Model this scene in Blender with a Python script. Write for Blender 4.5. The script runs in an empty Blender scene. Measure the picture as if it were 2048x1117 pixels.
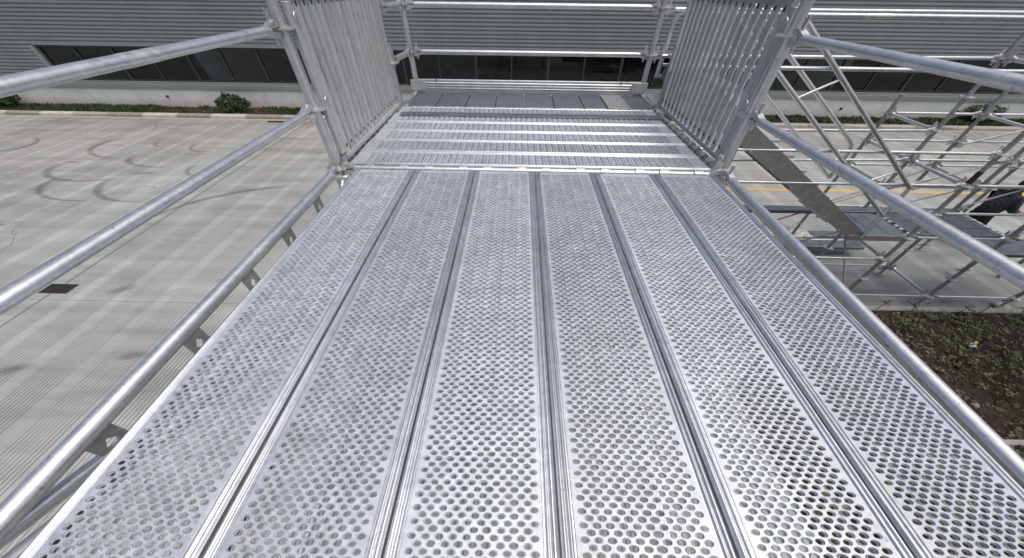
import bpy, math, random
import numpy as np
from mathutils import Matrix, Vector

random.seed(7)
rng = np.random.default_rng(7)
scene = bpy.context.scene
COL = scene.collection

# ------------------------------------------------------------------ camera
CAM_Z = 5.0                      # camera stands 5 m above the yard, 1.22 m above the deck
PITCH, YAW, ROLL, F_PX = 0.772119, 0.0122933, -0.0123449, 613.25
cp, sp = math.cos(PITCH), math.sin(PITCH)
Rz = Matrix.Rotation(YAW, 3, 'Z')
right = Rz @ Vector((1, 0, 0)); down = Rz @ Vector((0, -sp, -cp)); fwd = Rz @ Vector((0, cp, -sp))
cr, sr = math.cos(ROLL), math.sin(ROLL)
right2 = right * cr + down * sr
down2 = down * cr - right * sr
cam_d = bpy.data.cameras.new('camera'); cam = bpy.data.objects.new('camera', cam_d); COL.objects.link(cam)
M = Matrix((right2, -down2, -fwd)).transposed().to_4x4()
M.translation = Vector((0, 0, CAM_Z))
cam.matrix_world = M
cam_d.sensor_fit = 'HORIZONTAL'; cam_d.sensor_width = 36.0; cam_d.lens = F_PX / 2048 * 36.0
cam_d.clip_start = 0.02; cam_d.clip_end = 2000
scene.camera = cam

# ------------------------------------------------------------------ sky, sun, exposure (bright overcast)
SUN_EL, SUN_AZ = math.radians(69), math.radians(119)   # azimuth: clockwise from +Y; behind the camera, a little to the right
world = bpy.data.worlds.new('World'); scene.world = world; world.use_nodes = True
wn = world.node_tree; wn.nodes.clear()
wo = wn.nodes.new('ShaderNodeOutputWorld'); bg = wn.nodes.new('ShaderNodeBackground'); sky = wn.nodes.new('ShaderNodeTexSky')
sky.sky_type = 'NISHITA'; sky.sun_disc = False; sky.sun_elevation = SUN_EL; sky.sun_rotation = SUN_AZ
sky.air_density = 0.9; sky.dust_density = 7.0; sky.ozone_density = 0.6; sky.altitude = 0
bg.inputs['Strength'].default_value = 0.15
wn.links.new(sky.outputs[0], bg.inputs['Color']); wn.links.new(bg.outputs[0], wo.inputs['Surface'])
sun_d = bpy.data.lights.new('sun', 'SUN'); sun = bpy.data.objects.new('sun', sun_d); COL.objects.link(sun)
sun_d.energy = 1.2; sun_d.angle = math.radians(85); sun_d.color = (1.0, 1.0, 1.0)
sdir = Vector((math.sin(SUN_AZ) * math.cos(SUN_EL), math.cos(SUN_AZ) * math.cos(SUN_EL), math.sin(SUN_EL)))
sun.rotation_euler = sdir.to_track_quat('Z', 'Y').to_euler()
sun.location = (-20, -20, 40)
scene.view_settings.view_transform = 'Standard'; scene.view_settings.look = 'None'
scene.view_settings.exposure = 0.0; scene.view_settings.gamma = 1.0; scene.view_settings.use_curve_mapping = False
scene.cycles.use_denoising = True
scene.cycles.max_bounces = 8
scene.render.film_transparent = False

# ------------------------------------------------------------------ materials
def newmat(name):
    m = bpy.data.materials.new(name); m.use_nodes = True
    nt = m.node_tree; b = nt.nodes['Principled BSDF']
    return m, nt, b
def N(nt, t, **kw):
    n = nt.nodes.new(t)
    for k, v in kw.items():
        if k in n.inputs.keys() if hasattr(n.inputs, 'keys') else False: n.inputs[k].default_value = v
        else: setattr(n, k, v)
    return n
def ramp(nt, fac, stops):
    r = nt.nodes.new('ShaderNodeValToRGB'); nt.links.new(fac, r.inputs[0])
    el = r.color_ramp.elements
    while len(el) < len(stops): el.new(0.5)
    for e, (p, c) in zip(el, stops):
        e.position = p; e.color = (c if len(c) == 4 else (*c, 1))
    return r.outputs[0]
def noise(nt, vec, scale, detail=4, rough=0.55, dist=0.0):
    n = nt.nodes.new('ShaderNodeTexNoise'); n.inputs['Scale'].default_value = scale
    n.inputs['Detail'].default_value = detail; n.inputs['Roughness'].default_value = rough
    n.inputs['Distortion'].default_value = dist
    nt.links.new(vec, n.inputs['Vector']); return n.outputs[0]
def coords(nt, obj=True, scale=(1, 1, 1), rot=(0, 0, 0)):
    """World position, so that neighbouring copies do not repeat the same pattern."""
    g = nt.nodes.new('ShaderNodeNewGeometry'); mp = nt.nodes.new('ShaderNodeMapping')
    mp.inputs['Scale'].default_value = scale; mp.inputs['Rotation'].default_value = rot
    nt.links.new(g.outputs['Position'], mp.inputs['Vector']); return mp.outputs[0]
def mixc(nt, fac, a, b, mode='MIX'):
    n = nt.nodes.new('ShaderNodeMix'); n.data_type = 'RGBA'; n.blend_type = mode
    for s, v in ((n.inputs[0], fac), (n.inputs[6], a), (n.inputs[7], b)):
        if hasattr(v, 'is_output'): nt.links.new(v, s)
        else: s.default_value = v if not isinstance(v, tuple) or len(v) == 4 else (*v, 1)
    return n.outputs[2]
def math_(nt, op, a, b=None, c=None):
    n = nt.nodes.new('ShaderNodeMath'); n.operation = op
    for i, v in enumerate((a, b, c)):
        if v is None: continue
        if hasattr(v, 'is_output'): nt.links.new(v, n.inputs[i])
        else: n.inputs[i].default_value = v
    return n.outputs[0]
def bump(nt, b, height, strength=0.3, dist=0.01):
    n = nt.nodes.new('ShaderNodeBump'); n.inputs['Strength'].default_value = strength; n.inputs['Distance'].default_value = dist
    nt.links.new(height, n.inputs['Height']); nt.links.new(n.outputs[0], b.inputs['Normal'])

def galvanised(name, dark, light, metallic=0.75, r0=0.28, r1=0.5, stretch=(1, 1, 1), stain=(0.30, 0.30, 0.29), stain_amt=0.35, fine=180, bmp=0.10, speck=0.45):
    m, nt, b = newmat(name)
    v = coords(nt, scale=stretch)
    n1 = noise(nt, v, 9, 5, 0.6); n2 = noise(nt, v, fine, 3, 0.6); n3 = noise(nt, v, 2.3, 6, 0.62, 0.4)
    vo = nt.nodes.new('ShaderNodeTexVoronoi'); vo.inputs['Scale'].default_value = 55
    nt.links.new(v, vo.inputs['Vector'])
    sp_ = nt.nodes.new('ShaderNodeSeparateColor'); nt.links.new(vo.outputs['Color'], sp_.inputs[0])
    f = math_(nt, 'ADD', math_(nt, 'MULTIPLY', n1, 0.6), math_(nt, 'MULTIPLY', sp_.outputs[0], 0.25))
    f = math_(nt, 'ADD', f, math_(nt, 'MULTIPLY', n2, 0.2))
    c = ramp(nt, f, [(0.3, dark), (0.75, light)])
    smask = ramp(nt, n3, [(0.50, (0, 0, 0)), (0.72, (1, 1, 1))])
    c = mixc(nt, math_(nt, 'MULTIPLY', smask, stain_amt), c, stain)
    oi = nt.nodes.new('ShaderNodeObjectInfo')
    tone = math_(nt, 'MULTIPLY_ADD', oi.outputs['Random'], 0.16, 0.90)
    tv = nt.nodes.new('ShaderNodeCombineColor')
    for k_ in range(3): nt.links.new(tone, tv.inputs[k_])
    c = mixc(nt, 1.0, c, tv.outputs[0], 'MULTIPLY')
    spk = ramp(nt, noise(nt, v, 34, 2, 0.5, 0.8), [(0.70, (0, 0, 0)), (0.745, (1, 1, 1))])
    c = mixc(nt, math_(nt, 'MULTIPLY', spk, speck), c, (0.13, 0.125, 0.115))
    pale = ramp(nt, noise(nt, v, 5.5, 6, 0.7, 0.5), [(0.60, (0, 0, 0)), (0.70, (1, 1, 1))])
    c = mixc(nt, math_(nt, 'MULTIPLY', pale, 0.18), c, (0.86, 0.87, 0.88))
    nt.links.new(c, b.inputs['Base Color'])
    b.inputs['Metallic'].default_value = metallic
    rr = nt.nodes.new('ShaderNodeMapRange'); rr.inputs[3].default_value = r0; rr.inputs[4].default_value = r1
    nt.links.new(f, rr.inputs[0]); nt.links.new(rr.outputs[0], b.inputs['Roughness'])
    bump(nt, b, math_(nt, 'ADD', math_(nt, 'MULTIPLY', n1, 1.0), math_(nt, 'MULTIPLY', n2, 0.15)), bmp, 0.004)
    return m
MAT = {}
MAT['plank'] = galvanised('plank_zinc', (0.41, 0.445, 0.485), (0.59, 0.635, 0.685), 0.58, 0.46, 0.60, stain_amt=0.28)
MAT['rib'] = galvanised('rolled_rib_zinc', (0.44, 0.46, 0.485), (0.60, 0.625, 0.655), 0.82, 0.27, 0.42, stain_amt=0.2, bmp=0.04)
MAT['tube'] = galvanised('tube_zinc', (0.48, 0.495, 0.515), (0.66, 0.675, 0.69), 0.84, 0.26, 0.42, stretch=(1, 1, 1), stain_amt=0.22, fine=160, bmp=0.03)
MAT['cast'] = galvanised('cast_zinc', (0.5, 0.5, 0.5), (0.74, 0.74, 0.73), 0.8, 0.25, 0.45, stain_amt=0.3)
MAT['slat'] = galvanised('slat_zinc', (0.42, 0.435, 0.435), (0.60, 0.615, 0.615), 0.55, 0.38, 0.6, stretch=(1, 1, 0.3), stain_amt=0.3)
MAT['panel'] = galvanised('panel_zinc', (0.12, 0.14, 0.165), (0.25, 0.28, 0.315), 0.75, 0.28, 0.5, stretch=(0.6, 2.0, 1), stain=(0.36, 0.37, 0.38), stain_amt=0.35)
MAT['stair'] = galvanised('stair_steel', (0.17, 0.17, 0.165), (0.27, 0.27, 0.26), 0.5, 0.45, 0.62, stain_amt=0.3, stain=(0.1, 0.1, 0.095))
MAT['old'] = galvanised('weathered_zinc', (0.26, 0.27, 0.27), (0.42, 0.43, 0.43), 0.6, 0.4, 0.6, stain_amt=0.45, stain=(0.2, 0.2, 0.19))

def plain(name, col, rough=0.6, metallic=0.0, var=0.15, scale=6, bumpy=0.1):
    m, nt, b = newmat(name); v = coords(nt)
    n1 = noise(nt, v, scale, 5, 0.6)
    lo = tuple(c * (1 - var) for c in col); hi = tuple(min(1, c * (1 + var)) for c in col)
    nt.links.new(ramp(nt, n1, [(0.3, lo), (0.7, hi)]), b.inputs['Base Color'])
    b.inputs['Roughness'].default_value = rough; b.inputs['Metallic'].default_value = metallic
    if bumpy: bump(nt, b, noise(nt, v, scale * 8, 3), bumpy, 0.01)
    return m
MAT['cladding'] = plain('cladding_grey', (0.265, 0.285, 0.29), 0.40, 0.3, 0.06, 0.7, 0)
def streak_clad(m):
    nt = m.node_tree; b = nt.nodes['Principled BSDF']; src = b.inputs['Base Color'].links[0].from_socket
    st = ramp(nt, noise(nt, coords(nt, scale=(2.2, 1, 0.06)), 1.7, 5, 0.65), [(0.42, (0, 0, 0)), (0.72, (1, 1, 1))])
    c = mixc(nt, math_(nt, 'MULTIPLY', st, 0.22), src, (0.12, 0.125, 0.12))
    nt.links.new(c, b.inputs['Base Color'])
streak_clad(MAT['cladding'])
MAT['flashing'] = plain('flashing_grey', (0.25, 0.275, 0.27), 0.45, 0.2, 0.06, 1.0, 0)
MAT['mullion'] = plain('mullion_dark', (0.035, 0.038, 0.04), 0.4, 0.2, 0.1, 2, 0)
MAT['interior'] = plain('interior_dark', (0.06, 0.06, 0.06), 0.8, 0, 0.3, 0.6, 0)
MAT['crate'] = plain('crate_wood', (0.30, 0.20, 0.11), 0.7, 0, 0.3, 5)
MAT['red'] = plain('red_paint', (0.45, 0.05, 0.05), 0.5, 0, 0.1, 3)
MAT['blind'] = plain('blind_grey', (0.35, 0.35, 0.35), 0.6, 0, 0.1, 3)
MAT['iron'] = plain('cast_iron', (0.035, 0.032, 0.03), 0.65, 0.4, 0.4, 20)
MAT['dark'] = plain('painted_hole_shade', (0.02, 0.02, 0.02), 0.8, 0, 0.1, 20, 0)  # near-black that stands for the darkness inside slots, holes and the drain
MAT['rust'] = plain('red_brown_paint', (0.03, 0.011, 0.009), 0.6, 0, 0.35, 14)
MAT['trousers'] = plain('black_cloth', (0.008, 0.008, 0.009), 0.9, 0, 0.3, 20)
MAT['skin'] = plain('skin', (0.42, 0.25, 0.18), 0.55, 0, 0.08, 20)
MAT['hair'] = plain('hair', (0.012, 0.01, 0.009), 0.6, 0, 0.3, 40)
MAT['white'] = plain('white_card', (0.75, 0.75, 0.72), 0.6, 0, 0.08, 30)
MAT['yellowcard'] = plain('yellow_card', (0.7, 0.5, 0.08), 0.6, 0, 0.08, 30)
MAT['film'] = plain('clear_film', (0.5, 0.5, 0.5), 0.25, 0, 0.3, 8)

def m_jacket():
    m, nt, b = newmat('striped_jacket'); v = coords(nt)
    w = nt.nodes.new('ShaderNodeTexWave'); w.inputs['Scale'].default_value = 9; w.inputs['Distortion'].default_value = 1.5
    nt.links.new(v, w.inputs['Vector'])
    nt.links.new(ramp(nt, w.outputs[0], [(0.3, (0.022, 0.022, 0.028)), (0.7, (0.045, 0.045, 0.055))]), b.inputs['Base Color'])
    b.inputs['Roughness'].default_value = 0.9
    return m
MAT['jacket'] = m_jacket()

def m_concrete():
    """Tined yard slab: fine grooves along Y in bands, pale and dark patches, drive-through smears."""
    m, nt, b = newmat('yard_concrete')
    g = nt.nodes.new('ShaderNodeNewGeometry'); sx = nt.nodes.new('ShaderNodeSeparateXYZ'); nt.links.new(g.outputs['Position'], sx.inputs[0])
    P = g.outputs['Position']
    X, Yc = sx.outputs[0], sx.outputs[1]
    wob = math_(nt, 'MULTIPLY', math_(nt, 'SUBTRACT', noise(nt, coords(nt, scale=(0.6, 0.25, 1)), 1.0, 2), 0.5), 0.05)
    Xw = math_(nt, 'ADD', X, wob)
    s = math_(nt, 'SINE', math_(nt, 'MULTIPLY', Xw, 2 * math.pi / 0.072))
    groove = ramp(nt, math_(nt, 'MULTIPLY_ADD', s, 0.5, 0.5), [(0.62, (0, 0, 0)), (0.88, (1, 1, 1))])
    band = math_(nt, 'FRACT', math_(nt, 'MULTIPLY', Xw, 1 / 0.936))
    bandm = ramp(nt, band, [(0.0, (0, 0, 0)), (0.05, (1, 1, 1)), (0.74, (1, 1, 1)), (0.79, (0, 0, 0))])
    patch = ramp(nt, noise(nt, coords(nt, scale=(0.8, 0.18, 1)), 1.2, 4), [(0.34, (0.4, .4, .4)), (0.55, (1, 1, 1))])
    gm = math_(nt, 'MULTIPLY', math_(nt, 'MULTIPLY', groove, bandm), patch)
    big = noise(nt, P, 0.35, 6, 0.6)
    streak = noise(nt, coords(nt, scale=(0.16, 1.3, 1)), 1.6, 6, 0.65)     # smears that run across the yard
    fine = noise(nt, P, 30, 4, 0.7)
    f = math_(nt, 'ADD', math_(nt, 'MULTIPLY', big, 0.40), math_(nt, 'MULTIPLY', streak, 0.50))
    f = math_(nt, 'ADD', f, math_(nt, 'MULTIPLY', fine, 0.12))
    c = ramp(nt, f, [(0.36, (0.172, 0.180, 0.176)), (0.50, (0.290, 0.302, 0.296)), (0.62, (0.375, 0.390, 0.382))])
    # slab strips of slightly different tone
    st = nt.nodes.new('ShaderNodeTexWhiteNoise'); st.noise_dimensions = '1D'
    nt.links.new(math_(nt, 'FLOOR', math_(nt, 'MULTIPLY', Xw, 1 / 0.936)), st.inputs['W'])
    c = mixc(nt, 0.07, c, mixc(nt, st.outputs[0], (0.15, 0.15, 0.145), (0.5, 0.5, 0.48)))
    c = mixc(nt, math_(nt, 'MULTIPLY', gm, 0.75), c, (0.10, 0.097, 0.085))
    spots = ramp(nt, noise(nt, P, 1.1, 3, 0.5, 0.6), [(0.70, (0, 0, 0)), (0.80, (1, 1, 1))])
    c = mixc(nt, math_(nt, 'MULTIPLY', spots, 0.30), c, (0.10, 0.10, 0.095))
    # sawn joints
    jx = math_(nt, 'ABSOLUTE', math_(nt, 'SUBTRACT', math_(nt, 'PINGPONG', math_(nt, 'ADD', X, 10.15 + 86), 4.3), 0.0))
    jm = math_(nt, 'LESS_THAN', jx, 0.020)
    jy = math_(nt, 'PINGPONG', math_(nt, 'SUBTRACT', Yc, 4.2 - 60), 3.0)
    jm = math_(nt, 'MAXIMUM', jm, math_(nt, 'MULTIPLY', math_(nt, 'LESS_THAN', jy, 0.010), 0.5))
    c = mixc(nt, math_(nt, 'MULTIPLY', jm, 0.75), c, (0.05, 0.05, 0.048))
    vr = nt.nodes.new('ShaderNodeTexVoronoi'); vr.feature = 'DISTANCE_TO_EDGE'; vr.inputs['Scale'].default_value = 0.16
    dn = nt.nodes.new('ShaderNodeTexNoise'); dn.inputs['Scale'].default_value = 0.9; dn.inputs['Detail'].default_value = 6; nt.links.new(P, dn.inputs['Vector'])
    vm = nt.nodes.new('ShaderNodeVectorMath'); vm.operation = 'MULTIPLY_ADD'; nt.links.new(dn.outputs['Color'], vm.inputs[0]); vm.inputs[1].default_value = (1.6, 1.6, 0); nt.links.new(P, vm.inputs[2])
    nt.links.new(vm.outputs[0], vr.inputs['Vector'])
    crack = math_(nt, 'MULTIPLY', math_(nt, 'LESS_THAN', vr.outputs['Distance'], 0.0022), ramp(nt, noise(nt, P, 0.22, 2), [(0.50, (0, 0, 0)), (0.56, (1, 1, 1))]))
    c = mixc(nt, math_(nt, 'MULTIPLY', crack, 0.5), c, (0.06, 0.06, 0.055))
    oil = ramp(nt, noise(nt, coords(nt, scale=(0.5, 0.9, 1)), 0.55, 5, 0.6, 0.8), [(0.60, (0, 0, 0)), (0.74, (1, 1, 1))])
    c = mixc(nt, math_(nt, 'MULTIPLY', oil, 0.28), c, (0.16, 0.155, 0.145))
    nt.links.new(c, b.inputs['Base Color']); b.inputs['Roughness'].default_value = 0.85
    h = math_(nt, 'SUBTRACT', math_(nt, 'MULTIPLY', fine, 0.3), math_(nt, 'ADD', gm, jm))
    bump(nt, b, h, 0.35, 0.006)
    return m
MAT['concrete'] = m_concrete()

def m_plinth():
    m, nt, b = newmat('plinth_render'); v = coords(nt)
    g = nt.nodes.new('ShaderNodeNewGeometry'); sx = nt.nodes.new('ShaderNodeSeparateXYZ'); nt.links.new(g.outputs['Position'], sx.inputs[0])
    c = ramp(nt, noise(nt, v, 0.9, 6, 0.65), [(0.3, (0.54, 0.54, 0.51)), (0.7, (0.70, 0.70, 0.66))])
    mr = nt.nodes.new('ShaderNodeMapRange'); mr.inputs[1].default_value = 0.12; mr.inputs[2].default_value = 0.5; mr.inputs[3].default_value = 1; mr.inputs[4].default_value = 0
    nt.links.new(sx.outputs[2], mr.inputs[0])
    splash = math_(nt, 'MULTIPLY', mr.outputs[0], noise(nt, coords(nt, scale=(1, 1, 0.3)), 2.2, 5, 0.7))
    c = mixc(nt, math_(nt, 'MULTIPLY', splash, 0.8), c, (0.28, 0.20, 0.13))
    dr = ramp(nt, noise(nt, coords(nt, scale=(2.5, 1, 0.12)), 1.6, 4), [(0.55, (0, 0, 0)), (0.75, (1, 1, 1))])
    c = mixc(nt, math_(nt, 'MULTIPLY', dr, 0.18), c, (0.25, 0.24, 0.2))
    nt.links.new(c, b.inputs['Base Color']); b.inputs['Roughness'].default_value = 0.9
    bump(nt, b, noise(nt, v, 40, 3), 0.15, 0.01); return m
MAT['plinth'] = m_plinth()
def m_soil():
    m, nt, b = newmat('soil'); v = coords(nt)
    n1 = noise(nt, v, 3, 7, 0.7); n2 = noise(nt, v, 45, 5, 0.75)
    c = ramp(nt, math_(nt, 'ADD', math_(nt, 'MULTIPLY', n1, 0.5), math_(nt, 'MULTIPLY', n2, 0.5)),
             [(0.36, (0.012, 0.008, 0.005)), (0.52, (0.082, 0.050, 0.031)), (0.66, (0.18, 0.12, 0.08))])
    nt.links.new(c, b.inputs['Base Color']); b.inputs['Roughness'].default_value = 0.95
    bump(nt, b, math_(nt, 'ADD', n2, math_(nt, 'MULTIPLY', noise(nt, v, 14, 4, 0.7), 1.5)), 1.0, 0.06); return m
MAT['soil'] = m_soil()
def m_leaf(name, a, b_, scale):
    m, nt, b = newmat(name); v = coords(nt)
    nt.links.new(ramp(nt, noise(nt, v, scale, 3, 0.6), [(0.3, a), (0.7, b_)]), b.inputs['Base Color'])
    b.inputs['Roughness'].default_value = 0.55
    b.inputs['Subsurface Weight'].default_value = 0.0
    return m
MAT['grass'] = m_leaf('grass_blades', (0.026, 0.045, 0.014), (0.058, 0.085, 0.028), 3)
MAT['drygrass'] = m_leaf('dry_grass_blades', (0.065, 0.052, 0.032), (0.11, 0.09, 0.055), 3)
MAT['weed'] = m_leaf('weed_leaves', (0.05, 0.075, 0.025), (0.17, 0.20, 0.085), 9)
MAT['bush'] = m_leaf('bush_leaves', (0.012, 0.028, 0.008), (0.04, 0.068, 0.02), 7)
MAT['twig'] = plain('twig_bark', (0.09, 0.065, 0.045), 0.9, 0, 0.3, 10)
def m_kerb(name, lo, hi):
    m, nt, b = newmat(name); v = coords(nt)
    c = ramp(nt, noise(nt, v, 5, 6, 0.7), [(0.3, lo), (0.7, hi)])
    nt.links.new(c, b.inputs['Base Color']); b.inputs['Roughness'].default_value = 0.9
    bump(nt, b, noise(nt, v, 50, 3), 0.3, 0.01); return m
MAT['kerb_pale'] = m_kerb('kerb_pale', (0.42, 0.42, 0.40), (0.58, 0.58, 0.55))
MAT['kerb_dark'] = m_kerb('kerb_dark', (0.20, 0.20, 0.185), (0.33, 0.32, 0.30))
MAT['kerb_mid'] = m_kerb('kerb_mid', (0.28, 0.28, 0.26), (0.42, 0.41, 0.39))
def m_paint(name='worn_yellow_paint', a=(0.33, 0.29, 0.21), y=(0.52, 0.36, 0.10)):
    m, nt, b = newmat(name); v = coords(nt)
    n1 = noise(nt, v, 4, 6, 0.7); n2 = noise(nt, v, 40, 4, 0.7)
    c = ramp(nt, math_(nt, 'ADD', math_(nt, 'MULTIPLY', n1, 0.6), math_(nt, 'MULTIPLY', n2, 0.4)), [(0.36, a), (0.58, y)])
    nt.links.new(c, b.inputs['Base Color']); b.inputs['Roughness'].default_value = 0.8; return m
MAT['yellow'] = m_paint(); MAT['tan'] = m_paint('faded_tan_paint', (0.34, 0.31, 0.25), (0.48, 0.36, 0.16))
def m_tyre():
    m, nt, b = newmat('tyre_rubber_smear'); v = coords(nt)
    at = nt.nodes.new('ShaderNodeAttribute'); at.attribute_name = 'fade'
    n1 = noise(nt, v, 7, 5, 0.7); n2 = noise(nt, v, 60, 3)
    a = math_(nt, 'MULTIPLY', at.outputs['Fac'], ramp(nt, n1, [(0.25, (0.45,) * 3), (0.65, (1,) * 3)]))
    a = math_(nt, 'MULTIPLY', a, ramp(nt, n2, [(0.3, (0.4,) * 3), (0.6, (1,) * 3)]))
    b.inputs['Base Color'].default_value = (0.05, 0.05, 0.05, 1); b.inputs['Roughness'].default_value = 0.8
    nt.links.new(math_(nt, 'MULTIPLY', a, 0.42), b.inputs['Alpha']); return m
MAT['tyre'] = m_tyre()
def m_glass():
    m = bpy.data.materials.new('window_glass'); m.use_nodes = True; nt = m.node_tree; nt.nodes.clear()
    o = nt.nodes.new('ShaderNodeOutputMaterial'); mx = nt.nodes.new('ShaderNodeMixShader')
    tr = nt.nodes.new('ShaderNodeBsdfTransparent'); tr.inputs[0].default_value = (0.45, 0.47, 0.48, 1)
    gl = nt.nodes.new('ShaderNodeBsdfGlossy'); gl.inputs['Roughness'].default_value = 0.015; gl.inputs['Color'].default_value = (0.8, 0.85, 0.88, 1)
    fr = nt.nodes.new('ShaderNodeFresnel'); fr.inputs['IOR'].default_value = 1.5
    nt.links.new(fr.outputs[0], mx.inputs[0]); nt.links.new(tr.outputs[0], mx.inputs[1]); nt.links.new(gl.outputs[0], mx.inputs[2])
    nt.links.new(mx.outputs[0], o.inputs['Surface']); return m
MAT['glass'] = m_glass()

# ------------------------------------------------------------------ helpers
def wloc(o):
    v = Vector((0, 0, 0))
    while o is not None: v += o.location; o = o.parent
    return v
def tag(o, label=None, cat=None, group=None, kind=None):
    if label: o['label'] = label
    if cat: o['category'] = cat
    if group: o['group'] = group
    if kind: o['kind'] = kind
    return o
def thing(name, label, cat, loc=(0, 0, 0), group=None):
    o = bpy.data.objects.new(name, None); COL.objects.link(o); o.location = loc; o.empty_display_size = 0.1
    return tag(o, label, cat, group)
class MB:
    def __init__(s): s.v = []; s.f = []; s.sm = []
    def add(s, verts, faces, smooth=False):
        k = len(s.v); s.v += [tuple(p) for p in verts]; s.f += [tuple(i + k for i in f) for f in faces]
        s.sm += [smooth] * len(faces); return s
    def box(s, a, b, bev=0.0):
        x0, y0, z0 = a; x1, y1, z1 = b
        if bev <= 0:
            return s.add([(x, y, z) for x in (x0, x1) for y in (y0, y1) for z in (z0, z1)],
                         [(0, 1, 3, 2), (4, 6, 7, 5), (0, 4, 5, 1), (2, 3, 7, 6), (0, 2, 6, 4), (1, 5, 7, 3)])
        # chamfered along the top and the four upright edges
        def ring(z, i):
            return [(x0 + i + bev, y0 + i, z), (x1 - i - bev, y0 + i, z), (x1 - i, y0 + i + bev, z), (x1 - i, y1 - i - bev, z),
                    (x1 - i - bev, y1 - i, z), (x0 + i + bev, y1 - i, z), (x0 + i, y1 - i - bev, z), (x0 + i, y0 + i + bev, z)]
        v = ring(z0, 0) + ring(z1 - bev, 0) + ring(z1, bev * 0.9)
        f = [(i, (i + 1) % 8, 8 + (i + 1) % 8, 8 + i) for i in range(8)] + [(8 + i, 8 + (i + 1) % 8, 16 + (i + 1) % 8, 16 + i) for i in range(8)]
        f += [tuple(range(16, 24)), tuple(range(7, -1, -1))]
        return s.add(v, f)
    def tube(s, p0, p1, r, seg=16, r1=None, cap=True):
        p0 = Vector(p0); p1 = Vector(p1); d = (p1 - p0).normalized()
        u = d.orthogonal().normalized(); w = d.cross(u); r1 = r if r1 is None else r1
        ring = lambda p, q: [p + (u * math.cos(2 * math.pi * i / seg) + w * math.sin(2 * math.pi * i / seg)) * q for i in range(seg)]
        s.add(ring(p0, r) + ring(p1, r1), [(i, (i + 1) % seg, seg + (i + 1) % seg, seg + i) for i in range(seg)], True)
        if cap:
            k = len(s.v); s.add(ring(p0, r) + ring(p1, r1), [tuple(range(seg - 1, -1, -1)), tuple(range(seg, 2 * seg))])
        return s
    def path(s, pts, r, seg=12):
        pts = [Vector(p) for p in pts]; rings = []; u = None
        for i, p in enumerate(pts):
            d = (pts[min(i + 1, len(pts) - 1)] - pts[max(i - 1, 0)]).normalized()
            u = d.orthogonal().normalized() if u is None else (u - d * u.dot(d)).normalized()
            w = d.cross(u); rings += [p + (u * math.cos(2 * math.pi * k / seg) + w * math.sin(2 * math.pi * k / seg)) * r for k in range(seg)]
        f = [(i * seg + k, i * seg + (k + 1) % seg, (i + 1) * seg + (k + 1) % seg, (i + 1) * seg + k) for i in range(len(pts) - 1) for k in range(seg)]
        n = len(rings)
        s.add(rings, f, True); s.f += [tuple(range(len(s.v) - n + seg - 1, len(s.v) - n - 1, -1)), tuple(range(len(s.v) - seg, len(s.v)))]; s.sm += [False, False]
        return s
    def extrude(s, poly, axis, a, b, smooth=False, cap=True):
        """poly: 2-D outline; axis 0 -> (y,z) profile along X, 1 -> (x,z) along Y, 2 -> (x,y) along Z."""
        P = {0: lambda t, q: (t, q[0], q[1]), 1: lambda t, q: (q[0], t, q[1]), 2: lambda t, q: (q[0], q[1], t)}[axis]
        n = len(poly); v = [P(a, q) for q in poly] + [P(b, q) for q in poly]
        f = [(i, (i + 1) % n, n + (i + 1) % n, n + i) for i in range(n)]
        s.add(v, f, smooth)
        if cap: s.add(v, [tuple(range(n - 1, -1, -1)), tuple(range(n, 2 * n))])
        return s
    def build(s, name, mat, parent=None, loc=None):
        base = wloc(parent) if parent is not None else Vector(loc or (0, 0, 0))
        me = bpy.data.meshes.new(name)
        me.from_pydata([(x - base.x, y - base.y, z - base.z) for x, y, z in s.v], [], s.f)
        me.polygons.foreach_set('use_smooth', s.sm); me.update()
        me.materials.append(MAT[mat] if isinstance(mat, str) else mat)
        o = bpy.data.objects.new(name, me); COL.objects.link(o)
        if parent is not None: o.parent = parent
        else: o.location = base
        fixn(me)
        return o
import bmesh
def fixn(me):
    b = bmesh.new(); b.from_mesh(me); bmesh.ops.recalc_face_normals(b, faces=b.faces); b.to_mesh(me); b.free()
def np_mesh(name, V, Q, smooth, mat):
    """fast quad mesh from numpy arrays"""
    me = bpy.data.meshes.new(name)
    me.vertices.add(len(V)); me.vertices.foreach_set('co', V.astype(np.float32).ravel())
    me.loops.add(Q.size); me.loops.foreach_set('vertex_index', Q.astype(np.int32).ravel())
    me.polygons.add(len(Q)); me.polygons.foreach_set('loop_start', np.arange(len(Q), dtype=np.int32) * 4)
    me.polygons.foreach_set('use_smooth', np.asarray(smooth, dtype=bool))
    me.update(calc_edges=True); me.validate()
    me.materials.append(MAT[mat]); return me
def link(name, me, parent, loc=(0, 0, 0)):
    o = bpy.data.objects.new(name, me); COL.objects.link(o); o.parent = parent; o.location = loc; return o

# ------------------------------------------------------------------ the yard
g = MB().add([(-150, -60, 0), (150, -60, 0), (150, 120, 0), (-150, 120, 0)], [(0, 1, 2, 3)]).build('ground', 'concrete')
tag(g, kind='structure'); GROUND = g

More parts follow.
